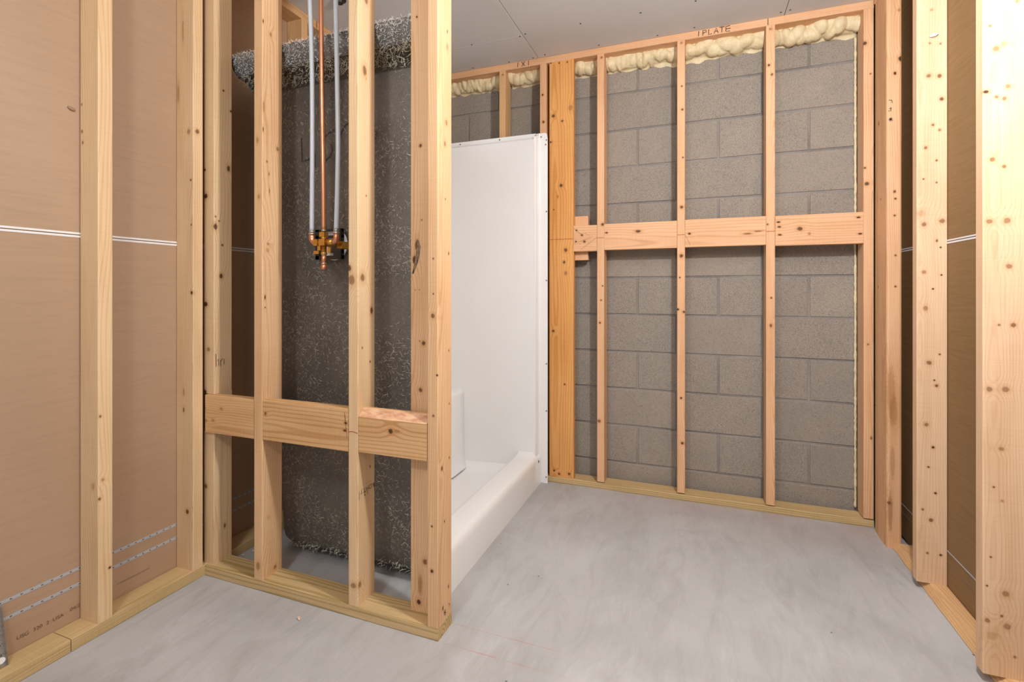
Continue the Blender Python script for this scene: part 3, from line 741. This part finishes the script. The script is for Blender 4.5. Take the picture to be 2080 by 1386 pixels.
for i in range(1, 90):
    bmesh.ops.bisect_plane(bm, geom=bm.verts[:] + bm.edges[:] + bm.faces[:], plane_co=(0, 0, -(2.4425 - YBK) / 2 + (2.4425 - YBK) * i / 90), plane_no=(0, 0, 1))
for v in bm.verts:
    if v.co.x < -.025:
        up = v.co.y < 0          # local y = -world z
        v.co.x += (.016 if up else .0) * (1 + noise.noise(Vector((0, 3, v.co.z * 7)))) + .004 * noise.noise(Vector((1, up, v.co.z * 14)))
bm.to_mesh(pr_.data); bm.free()
lumber(fR, 'top_plate', (XR, XRD - .0008, YBK, 2.598, ZT, ZC - .0005), 'Y', 'pink', None)
ribbon('lettering', [[(.743, 2.443, 1.850), (.752, 2.443, 1.850), (.755, 2.443, 1.838)], [(.744, 2.443, 1.816), (.752, 2.443, 1.815)], [(.741, 2.443, 1.806), (.750, 2.443, 1.806), (.750, 2.443, 1.820)], [(.744, 2.443, 1.776), (.756, 2.443, 1.764)], [(.744, 2.443, 1.765), (.754, 2.443, 1.777)], [(.749, 2.443, 1.779), (.749, 2.443, 1.762)], [(.742, 2.443, 1.770), (.757, 2.443, 1.771)]], (0, -1, 0), .0024, INK, fR)
bm = bmesh.new(); bmesh.ops.create_icosphere(bm, subdivisions=2, radius=1)
for v in bm.verts: v.co = Vector((v.co.x * .0135, v.co.y * .006, v.co.z * .0065 + v.co.x * .002)) * (1 + .25 * noise.noise(v.co * 2.3))
o = from_bm('foam_scrap', bm, DUST, None, True, loc=(.784, 2.1435, 1.966)); tag(o, 'white foam scrap stuck high on the right knotty stud', 'foam scrap')

# ---------------------------------------------------------------- spray foam under the back top plate
def foam_run(xa, xb, R0, amp, seed, label, rag=.016, pitch=.024, shift=0.0):
    r = random.Random(seed); R0 += .005
    lumps = []
    x = xa - .01
    while x < xb + .02:
        lumps.append((x, r.uniform(.35, 1.15), r.uniform(.7, 1.35) * pitch, r.uniform(.1, .65), r.uniform(-.010, .010)))
        x += pitch * r.uniform(.55, .95)
    NX = max(24, int((xb - xa) / .0032)); NF = 22
    bm = bmesh.new(); rows = []
    for i in range(NX + 1):
        x = xa + (xb - xa) * i / NX
        edge = 1.0
        row = []
        for j in range(NF + 1):
            ph = j / NF
            R = R0 * (1 + .18 * noise.noise(Vector((x * 9, seed, ph * 2))))
            bulge = 0.0
            for (lx, a, w, pc, sk) in lumps:
                dx = (x - lx - sk * (ph - .4) * 4) / w
                dp = (ph - pc) / .40
                q = 1 - dx * dx - dp * dp
                if q > 0: bulge = max(bulge, a * math.sqrt(q))
            R += amp * bulge
            R += .0016 * noise.noise(Vector((x * 130, ph * 14, seed)))
            th = ph * math.pi / 2
            ry = R * math.cos(th); rz = R * math.sin(th)
            if j == NF: rz = R + rag * (.5 + noise.noise(Vector((x * 22, seed * 3.1, 0)))) + .006
            if j == NF - 1: rz += rag * .3; ry = .004
            yy = YK - ry if j < NF else YK + .001
            row.append(bm.verts.new((x, yy, ZT - rz + (.0 if j else .0008))))
        rows.append(row)
    for a, b in zip(rows, rows[1:]):
        for j in range(NF):
            f = bm.faces.new((a[j], a[j+1], b[j+1], b[j])); f.smooth = True
    for row in (rows[0], rows[-1]):
        c = bm.verts.new((row[0].co.x, YK + .001, ZT + .0008))
        bm.faces.new([c] + row if row is rows[-1] else [c] + row[::-1])
    bmesh.ops.recalc_face_normals(bm, faces=bm.faces[:])
    o = from_bm('spray_foam', bm, FOAM)
    tag(o, label, 'spray foam', 'foam beads under the top plate')
G_ = .0006
foam_run(-1.65, -1.068 - G_, .046, .018, 1, 'ribbed foam bead above the white shower panel, leftmost bay', pitch=.016)
foam_run(-1.030 + G_, -.8225 - G_, .048, .020, 2, 'lumpy foam bead in the narrow bay left of the orange board', pitch=.022)
foam_run(-.7285 + G_, -.5005 - G_, .046, .020, 3, 'curled foam bead in the bay just right of the orange board', pitch=.022)
foam_run(-.4625 + G_, -.0925 - G_, .050, .015, 4, 'thin rippled foam bead in the second bay right of the orange board', pitch=.017)
foam_run(-.0545 + G_, .3115 - G_, .052, .018, 5, 'smooth flat foam bead in the bay under the lettered plate', pitch=.045, rag=.020)
foam_run(.3505 + G_, .7050 - G_, .050, .030, 6, 'fat bulging foam bead in the rightmost block bay', pitch=.032)
# thin foam line down the end stud
pts = []; rr = []
z = .040
rf = random.Random(9)
while z < 2.262:
    pts.append((.7005 + rf.uniform(-.0008, .0008), YK - .0075, z)); rr.append(.0052 + rf.uniform(-.0015, .0022)); z += .012
bm = bmesh.new(); bm_tube(bm, pts, rr, 6); bmesh.ops.recalc_face_normals(bm, faces=bm.faces[:])
o = from_bm('foam_line', bm, FOAM); tag(o, 'thin cream foam line sealing the end stud to the blocks', 'spray foam')

# ---------------------------------------------------------------- shower stall
sh = empty('shower_stall', (-1.25, 2.05, 0)); tag(sh, 'white moulded shower stall with dark fibreglass outside', 'shower')
def arc(cx, cy, r, a0, a1, n):
    return [(cx + r * math.cos(math.radians(a0 + (a1 - a0) * i / n)), cy + r * math.sin(math.radians(a0 + (a1 - a0) * i / n))) for i in range(n + 1)]
YI0, YI1 = 1.560, 2.548     # inner faces of the two end walls
XI = -1.690                 # inner face of the long wall
XF = -.822                  # front of the inner walls
def inner(off, front=XF - .012, XI=XI):
    r = .10 + off
    p = [(front, YI1 + off), (front - .02, YI1 + off)]
    p += arc(XI + .10, YI1 - .10, r, 90, 180, 10)
    p += arc(XI + .10, YI0 + .10, r, 180, 270, 10)
    p += [(front - .02, YI0 - off), (front, YI0 - off)]
    return p
bm = bmesh.new()
ring = [[(x, y, z) for (x, y) in inner(o_, XI=-1.55 - .125 * (z - .05) / 1.85)] for (o_, z) in ((0, .05), (0, 1.888), (.006, 1.900), (.040, 1.906), (.044, 1.910), (.045, 1.936))]
loft(bm, ring)
wi = from_bm('inner_wall', bm, GEL, sh, True); tag(wi, 'glossy white inner walls')
# front returns and nailing flanges, full height
def jamb(sign, yin, yfl, ztop, xe=-.7695):
    pl = [(XF - .012, yin), (XF - .004, yin), (XF, yin + sign * .003), (XF + .002, yin + sign * .010), (XF + .003, yfl - sign * .006), (XF + .006, yfl - sign * .001), (XF + .011, yfl), (xe - .002, yfl), (xe, yfl + sign * .0015), (xe, yfl + sign * .0045), (XF - .012, yfl + sign * .0045)]
    bm = bmesh.new()
    loft(bm, [[(x, y, z) for (x, y) in pl] for z in (.0, .9, ztop - .030)])
    # top end: corner of the flange rounded off
    pf = [(x, y) for (x, y) in pl]
    loft(bm, [[(x, y, ztop - .030) for (x, y) in pl], [(min(x, xe - .004), (y if abs(y - yin) > .03 else yfl), ztop - .006) for (x, y) in pl], [(min(x, xe - .013), (y if abs(y - yin) > .03 else yfl), ztop) for (x, y) in pl]])
    bmesh.ops.remove_doubles(bm, verts=bm.verts[:], dist=1e-5)
    return from_bm('flange', bm, GEL, sh, False)
jamb(1, YI1, 2.6005, 1.936)
jamb(-1, YI0, 1.5085, 1.936, -.802)
# pan and kerb: profile across X swept along Y
prof = [(-.8065, 0), (-.8068, .02), (-.8080, .128), (-.8100, .142), (-.8150, .152), (-.8230, .158), (-.8340, .160), (-.915, .160), (-.927, .158), (-.935, .151), (-.940, .140), (-.950, .085), (-.958, .070), (-.975, .062), (-1.05, .060), (-1.25, .052), (-1.42, .056), (-1.48, .060), (-1.515, .070), (-1.535, .088), (-1.546, .115), (-1.550, .15)]
bm = bmesh.new()
ys = [1.5100, 1.535, 1.5605, 1.563, 1.570, 1.585, 1.61, 1.65] + [1.65 + (2.458 - 1.65) * i / 8 for i in range(1, 9)] + [2.498, 2.523, 2.538, 2.5445, 2.5475, 2.57, 2.599]
rings = []
for y in ys:
    d = min(y - 1.560, 2.548 - y)
    lift = 0.0
    if d < .09:
        q = max(0, 1 - d / .09); lift = .035 * q * q * q
    rings.append([(x, y, z + (lift if x < -.945 else lift * .5 if -.935 < x < -.83 else 0) ) for (x, z) in prof])
    if y < 1.5605: rings[-1] = [(max(x, -.831), y, z) for (x, y, z) in rings[-1]]
loft(bm, rings, flip=False)
bmesh.ops.recalc_face_normals(bm, faces=bm.faces[:])
pan = from_bm('pan', bm, GEL, sh, True); tag(pan, 'white shower pan with a rounded raised kerb')
# kerb end caps
bm = bmesh.new(); bmesh.ops.create_cone(bm, cap_ends=True, segments=14, radius1=.0075, radius2=.0075, depth=.004)
from_bm('plug', bm, flat('grey_plug', (.12, .12, .12), .5), pan, loc=(-.8085, 2.562, .128), rot=(0, math.pi/2, 0))
# corner seat
bm = bmesh.new()
sx, sy, sr = -1.235, 2.30, .055
def seat_pl(o_):
    return [(-1.235 - .02 + o_, YI1 + .002)] + [( -1.235 + o_, YI1 - .03)] + arc(-1.235 - sr + o_ - .0, 2.36, sr, 0, -70, 6) + [(-1.46, 2.245 - o_), (-1.570, 2.222 - o_)]
loft(bm, [[(x, y, z) for (x, y) in seat_pl(o_)] for (o_, z) in ((.012, .06), (0, .12), (-.004, .475), (-.006, .487), (-.012, .496), (-.022, .500))])
top = [(x, y, .500) for (x, y) in seat_pl(-.022)] + [(-1.570, YI1 + .002, .502)]
bm.faces.new([bm.verts.new(p) for p in top])
bmesh.ops.remove_doubles(bm, verts=bm.verts[:], dist=1e-5)
bmesh.ops.recalc_face_normals(bm, faces=bm.faces[:])
from_bm('seat', bm, GEL, sh, True)
# screws of the nailing flange
SCR = [(-.7745, 2.5985, z) for z in (1.895, 1.50, 1.12, .66, .40)] + [(-.836, 2.591, 1.923), (-.805, 2.5985, 1.915), (-.779, 2.5985, 1.87), (-1.05, 2.591, 1.923), (-1.30, 2.591, 1.923), (-.776, 2.5985, .035)]
for (x, y, z) in SCR:
    bm = bmesh.new(); bmesh.ops.create_cone(bm, cap_ends=True, segments=10, radius1=.0032, radius2=.0042, depth=.003)
    from_bm('screw_head', bm, flat('zinc_screw', (.18, .18, .18), .4) if 'zinc_screw' not in bpy.data.materials else bpy.data.materials['zinc_screw'], sh, loc=(x, y, z), rot=(math.pi/2, 0, 0))

# dark fibreglass outside
def outer(z, xb, yo, r):
    p = [(-.832, yo)]
    p += [(-1.0, yo), (-1.2, yo), (-1.4, yo)]
    p += [(x, y) for (x, y) in arc(xb + r, yo + r, r, 270, 180, 8)]
    p += [(xb, 2.30)] + arc(xb + .08, 2.585 - .08, .08, 180, 90, 4) + [(-.832, 2.585)]
    return [(x, y, z) for (x, y) in p]
def xb_at(z): return -1.585 - .128 * max(0, min(1, (z - .05) / 1.83))
NZ = 26
R_ = [outer(.040, xb_at(.04) + .06, 1.585, .05), outer(.043, xb_at(.04) + .03, 1.556, .05), outer(.052, xb_at(.05) + .012, 1.540, .05), outer(.070, xb_at(.06) + .002, 1.532, .05), outer(.095, xb_at(.09), 1.530, .05)]
for i in range(1, NZ + 1):
    z = .095 + (1.865 - .095) * i / NZ
    R_.append(outer(z, xb_at(z), 1.530 - .012 * (i / NZ), .05))
bm = bmesh.new(); vs = loft(bm, R_)
for row in vs[4:]:
    for v in row:
        n = noise.noise(v.co * 5) * .004 + noise.noise(v.co * 17) * .0015
        if v.co.y < 1.56: v.co.y += n
bmesh.ops.recalc_face_normals(bm, faces=bm.faces[:])
fo = from_bm('outer_shell', bm, FIBRE, sh, True); tag(fo, 'dark grey fibreglass outer shell with loose glass strands')
bm = bmesh.new()
bm.faces.new([bm.verts.new((p[0], p[1], .040)) for p in R_[0]])
from_bm('underside', bm, FIBRE, fo)
# rolled top flange leaning out over the partition
FL = [(1.8640, 1.520, 0), (1.880, 1.5135, 0), (1.8945, 1.497, .01), (1.905, 1.470, .03), (1.915, 1.448, .05), (1.930, 1.428, .06), (1.958, 1.413, .065), (1.979, 1.4085, .066), (1.981, 1.4115, .066), (1.975, 1.4165, .063), (1.935, 1.447, .05), (1.915, 1.475, .03)]
bm = bmesh.new()
xs_ = [-.835 - (1.70 - .835) * i / 90 for i in range(91)]
rows = []
for x in xs_:
    row = []
    for k, (z, y, o_) in enumerate(FL):
        n = .0045 * noise.noise(Vector((x * 30, k * .9, 2))) + .003 * noise.noise(Vector((x * 90, k * 1.7, 5)))
        if k in (0, 1): n *= .3
        xx = x
        if x < -1.66: xx = x - (o_ * .2) * (-1.66 - x) / .04
        row.append(bm.verts.new((xx, y + n * .8, z + n)))
    rows.append(row)
for a, b in zip(rows, rows[1:]):
    for k in range(len(FL) - 1):
        f = bm.faces.new((a[k], a[k+1], b[k+1], b[k])); f.smooth = True
        f.material_index = 1 if k < 4 or k > 9 else 0
for rw in (rows[0], rows[-1]): bm.faces.new(rw if rw is rows[-1] else rw[::-1])
bmesh.ops.recalc_face_normals(bm, faces=bm.faces[:])
ft = from_bm('top_flange', bm, FIBREF, sh); ft.data.materials.append(FIBRED); tag(ft, 'silvery fibrous rolled top flange')
def strands(name, spots, mat, parent, label):
    bm = bmesh.new()
    for (p, d, L, w, bend) in spots:
        p = Vector(p); d = Vector(d).normalized()
        s = d.cross(Vector((0, -1, .2))).normalized()
        if s.length < .1: s = Vector((1, 0, 0))
        a, b, c = p, p + d * L * .5 + bend * L * .25, p + d * L
        q = [bm.verts.new(a - s * w), bm.verts.new(a + s * w), bm.verts.new(b + s * w), bm.verts.new(b - s * w), bm.verts.new(c)]
        bm.faces.new((q[0], q[1], q[2], q[3])); bm.faces.new((q[3], q[2], q[4]))
    o = from_bm(name, bm, mat, parent)
    tag(o, label, kind='stuff')
rs = random.Random(21)
def rv(a=1): return Vector((rs.uniform(-a, a), rs.uniform(-a, a), rs.uniform(-a, a)))
sp1 = []; sp2 = []
for i in range(1500):
    x = rs.uniform(-1.74, -.84)
    k = rs.uniform(4.2, 7.6); a = int(k); f_ = k - a
    z = FL[a][0] * (1 - f_) + FL[a+1][0] * f_; y = FL[a][1] * (1 - f_) + FL[a+1][1] * f_
    sp1.append(((x, y - .0045, z + .001), (rs.uniform(-1, 1), rs.uniform(-.15, .15), rs.uniform(-1, 1)), rs.uniform(.006, .018), .00060, rv(.7)))
strands('glass_strand', sp1, STRANDW, ft, 'silver glass strands on the flange')
for i in range(1300):
    x = rs.uniform(-1.70, -.84)
    k = rs.uniform(1.0, 4.4); a = int(k); f_ = k - a
    z = FL[a][0] * (1 - f_) + FL[a+1][0] * f_; y = FL[a][1] * (1 - f_) + FL[a+1][1] * f_
    sp2.append(((x, y - .004, z - .004), (rs.uniform(-1, 1), rs.uniform(-.5, .1), rs.uniform(-1, .2)), rs.uniform(.010, .030), .0006, rv(.9)))
strands('glass_strand', sp2, STRAND, ft, 'loose tan glass strands under the flange')
sp3 = []
for i in range(8000):
    z = rs.uniform(.07, 1.86); x = rs.uniform(xb_at(z) + .04, -.84)
    if noise.noise(Vector((x * 6, z * 6, 3.3))) + rs.uniform(-.35, .35) < .02: continue
    sp3.append(((x, 1.5225 - .012 * (z / 1.86), z), (rs.uniform(-1, 1), rs.uniform(-.12, .05), rs.uniform(-1, 1)), rs.uniform(.006, .021), .00034, rv(.9)))
for i in range(260):
    x = rs.uniform(-1.56, -.84)
    sp3.append(((x, 1.536, rs.uniform(.045, .075)), (rs.uniform(-1, 1), rs.uniform(-.6, 0), rs.uniform(-1, .3)), rs.uniform(.010, .026), .00055, rv(.9)))
strands('glass_strand', sp3, STRAND, fo, 'pale glass strands stuck in the dark shell')
# hand written number on the shell
YW = 1.5165
num = [[(-1.457, 1.667), (-1.454, 1.572), (-1.422, 1.579), (-1.386, 1.59)], [(-1.352, 1.652), (-1.326, 1.67), (-1.296, 1.68)], [(-1.313, 1.627), (-1.305, 1.602), (-1.318, 1.58), (-1.347, 1.56)], [(-1.269, 1.646), (-1.265, 1.666), (-1.242, 1.694)], [(-1.242, 1.694), (-1.18, 1.705), (-1.121, 1.666)], [(-1.121, 1.666), (-1.105, 1.648), (-1.107, 1.629), (-1.117, 1.613)], [(-1.393, 1.611), (-1.39, 1.545)]]
ribbon('marker_writing', [[(x, YW, z) for (x, z) in l] for l in num], (0, -1, 0), .0034, INK, fo)

# ---------------------------------------------------------------- plumbing in the partition
YV = 1.355
XV, ZV = -1.203, 1.231
va = empty('shower_valve', (XV, YV, ZV)); tag(va, 'brass shower mixing valve with copper elbows between the studs', 'valve')
bm = bmesh.new()
bm_tube(bm, [(XV, YV, ZV - .042), (XV, YV, ZV - .036), (XV, YV, ZV - .0355), (XV, YV, ZV - .008)], [.0105, .0105, .0092, .0092], 16)
bm_box(bm, XV - .0125, XV + .0125, YV - .0125, YV + .0125, ZV - .012, ZV + .010)
bm_tube(bm, [(XV, YV, ZV + .008), (XV, YV, ZV + .020), (XV, YV, ZV + .0205), (XV, YV, ZV + .039)], [.010, .010, .0085, .0085], 16)
bm_box(bm, XV - .0105, XV + .0105, YV - .0115, YV + .0095, ZV + .018, ZV + .034)
bm_tube(bm, [(XV - .010, YV, ZV - .001), (XV - .022, YV, ZV - .001)], .0085, 14)
bm_box(bm, XV - .036, XV - .020, YV - .011, YV + .011, ZV - .012, ZV + .010)
bm_tube(bm, [(XV + .010, YV, ZV - .001), (XV + .016, YV, ZV - .001), (XV + .0165, YV, ZV - .001), (XV + .040, YV, ZV - .001)], [.0085, .0085, .0115, .0115], 8)
bm_box(bm, XV - .026, XV - .012, YV - .004, YV + .010, ZV - .028, ZV - .010)
bm_box(bm, XV - .042, XV - .020, YV - .004, YV + .000, ZV - .040, ZV - .029)
bm_box(bm, XV + .018, XV + .030, YV - .004, YV + .002, ZV - .038, ZV - .018)
bm_tube(bm, [(XV, YV, ZV), (XV, YV + .03, ZV), (XV, YV + .065, ZV)], [.014, .014, .013], 16)
bm_box(bm, XV + .030, XV + .052, YV + .03, YV + .07, ZV - .020, ZV + .004)
bmesh.ops.recalc_face_normals(bm, faces=bm.faces[:])
from_bm('body', bm, BRASS, va)
def elbow(side):
    xo = XV + side * .0525
    xs = XV + side * (.034 if side < 0 else .038)
    rr = abs(xo - xs)
    pts = [(xs - side * .004, YV, ZV - .001)]
    for i in range(0, 8):
        a = math.pi / 2 * i / 7
        pts.append((xs + side * rr * math.sin(a), YV, ZV - .001 + (rr) * (1 - math.cos(a))))
    pts.append((xo, YV, ZV + .030))
    tube('elbow', pts, .0100, COPPER, va, 14)
    tube('solder_ring', [(xo, YV, ZV + .028), (xo, YV, ZV + .0335)], .0108, SOLDER, va)
    tube('solder_ring', [(xs - side * .0045, YV, ZV - .001), (xs - side * .000, YV, ZV - .001)], .0106, SOLDER, va)
    tube('crimp_ring', [(xo, YV, ZV + .0335), (xo, YV, ZV + .043)], .0098, STEEL, va)
    return xo
xl_, xr_ = elbow(-1), elbow(1)
st_ = tube('stub_pipe', [(XV, YV, ZV - .040), (XV, YV, ZV - .078)], .0080, COPPER, va, 14)
tube('end_cap', [(XV, YV, ZV - .075), (XV, YV, ZV - .090), (XV, YV, ZV - .0945), (XV, YV, ZV - .096)], [.0098, .0098, .0085, .004], COPPER, va, 14)
tube('solder_ring', [(XV, YV, ZV - .0715), (XV, YV, ZV - .0755)], .0094, SOLDER, va, 14)
tube('solder_ring', [(XV, YV, ZV - .0445), (XV, YV, ZV - .0410)], .0094, SOLDER, va, 14)
tube('solder_ring', [(XV, YV, ZV + .0380), (XV, YV, ZV + .0425)], .0094, SOLDER, va, 14)
# black bracket, white disc standing in for a hole into the stall
bm = bmesh.new()
x0, x1, z0, z1, ya, yb_ = -1.362, -1.238, 1.182, 1.296, 1.488, 1.500
bm_box(bm, x0, x1, ya, yb_, z1 - .008, z1)
bm_box(bm, x0, x1, ya, yb_, z0, z0 + .014)
bm_box(bm, x0, x0 + .016, ya, yb_, z0, z1)
bm_box(bm, x1 - .034, x1, ya - .006, yb_, z0, z1)
bm_box(bm, x0, x1, ya, yb_, 1.262, 1.272)
bm_box(bm, -1.300, x1, ya, yb_, 1.206, 1.232)
from_bm('mounting_bracket', bm, BLACKP, va)
bm = bmesh.new(); bmesh.ops.create_cone(bm, cap_ends=True, segments=32, radius1=.060, radius2=.060, depth=.006)
from_bm('hole_disc', bm, DUST, va, loc=(-1.288, 1.506, 1.239), rot=(math.pi/2, 0, 0))

def smooth_pts(p, n=8):
    out = []
    for i in range(len(p) - 1):
        a = Vector(p[max(i-1, 0)]); b = Vector(p[i]); c = Vector(p[i+1]); d = Vector(p[min(i+2, len(p)-1)])
        for k in range(n):
            t = k / n
            out.append(.5 * ((2*b) + (c - a)*t + (2*a - 5*b + 4*c - d)*t*t + (3*b - a - 3*c + d)*t*t*t))
    out.append(Vector(p[-1]))
    return out
o = tube('copper_pipe', smooth_pts([(XV, YV, ZV + .041), (-1.2055, YV, 1.45), (-1.2105, YV, 1.70), (-1.216, YV, 2.07), (-1.219, YV, ZT - .001)]), .0080, COPPER)
tag(o, 'copper riser pipe between the two white plastic pipes', 'pipe')
o = tube('plastic_pipe', smooth_pts([(xl_, YV, ZV + .041), (-1.2545, YV, 1.42), (-1.2535, YV, 1.60), (-1.255, YV, 1.83), (-1.264, YV, 2.08), (-1.276, YV, ZT - .001)]), .0082, PEX)
tag(o, 'milky plastic water pipe on the left of the copper riser', 'pipe')
o = tube('plastic_pipe', smooth_pts([(xr_, YV, ZV + .041), (-1.1455, YV, 1.42), (-1.143, YV, 1.58), (-1.147, YV, 1.81), (-1.153, YV, 2.06), (-1.162, YV, ZT - .001)]), .0082, PEX)
tag(o, 'milky plastic water pipe on the right of the copper riser', 'pipe')

# ---------------------------------------------------------------- loose things
# steel square standing on the left sole plate
sq = empty('framing_square', (-1.764, .74, ZS)); tag(sq, 'steel rule standing on the left sole plate', 'ruler')
bm = bmesh.new()
A = Vector((-1.764, .772, ZS)); U = Vector((-1.797 + 1.764, 0, .150)).normalized(); Vv = Vector((0, -1, 0)); Nn = Vector((U.z, 0, -U.x))
HB, WB = .160, .062
q = [A, A + Vv * WB, A + Vv * WB + U * HB, A + U * HB]
fr = [bm.verts.new(p) for p in q]; bk = [bm.verts.new(p - Nn * .003) for p in q]
bm.faces.new(fr); bm.faces.new(bk[::-1])
for i in range(4): bm.faces.new((fr[i], bk[i], bk[(i+1) % 4], fr[(i+1) % 4]))
bmesh.ops.recalc_face_normals(bm, faces=bm.faces[:])
from_bm('blade', bm, STEEL, sq)
tk = []
for i in range(1, 52):
    L = .010 if i % 4 == 0 else .006
    p = A + U * (.003 * i) + Vv * .0005
    tk.append([p, p + Vv * L])
ribbon('graduation', tk, Nn, .0007, INK, sq, .0006)
Mq = Matrix((( U.x * -1 * 0 + 0, 0, 0, 0), (0, 0, 0, 0), (0, 0, 0, 0), (0, 0, 0, 1)))
def basis(ex, ey, org):
    ez = ex.cross(ey)
    return Matrix(((ex.x, ey.x, ez.x, org.x), (ex.y, ey.y, ez.y, org.y), (ex.z, ey.z, ez.z, org.z), (0, 0, 0, 1)))
for i, ch in enumerate('2345'):
    text_mesh('numeral', ch, .013, basis(U, Vv, A + U * (.030 + .0254 * i) + Vv * .012 + Nn * .0007), INK, sq)
bm = bmesh.new(); bmesh.ops.create_cone(bm, cap_ends=True, segments=20, radius1=.008, radius2=.008, depth=.001)
for v in bm.verts: v.co.y *= 1.1
oo = from_bm('hole_badge', bm, DUST, sq, loc=A + U * .020 + Vv * .014 + Nn * .0008, rot=(0, math.atan2(Nn.x, Nn.z), 0))

def chip(name, loc, s, mat, label, cat, seed, group=None):
    bm = bmesh.new(); bmesh.ops.create_icosphere(bm, subdivisions=1, radius=1)
    for v in bm.verts:
        k = 1 + .5 * noise.noise(v.co * 1.7 + Vector((seed, 0, 0)))
        v.co = Vector((v.co.x * s[0] * k, v.co.y * s[1] * k, v.co.z * s[2] * k))
    mz = min(v.co.z for v in bm.verts)
    for v in bm.verts: v.co.z -= mz
    o = from_bm(name, bm, mat, None, loc=loc, rot=(0, 0, seed))
    tag(o, label, cat, group)
chip('wood_chip', (-1.203, 1.241, 0), (.005, .010, .004), CHIP, 'pale wood chip on the floor before the partition plate', 'wood chip', 1.0)
rc = random.Random(3)
for i in range(4):
    chip('wood_chip', (XS + .012 + rc.uniform(0, .03), 1.46 + i * .038 + rc.uniform(-.008, .008), 0), (.006 + rc.uniform(0, .006), .004, .003), CHIP, ('chip nearest the partition plate in the dark gap', 'second chip from the partition plate in the dark gap', 'third chip from the partition plate in the dark gap', 'deepest pale chip in the dark gap behind the partition')[i], 'wood chip', i * 1.3, 'chips behind the partition')
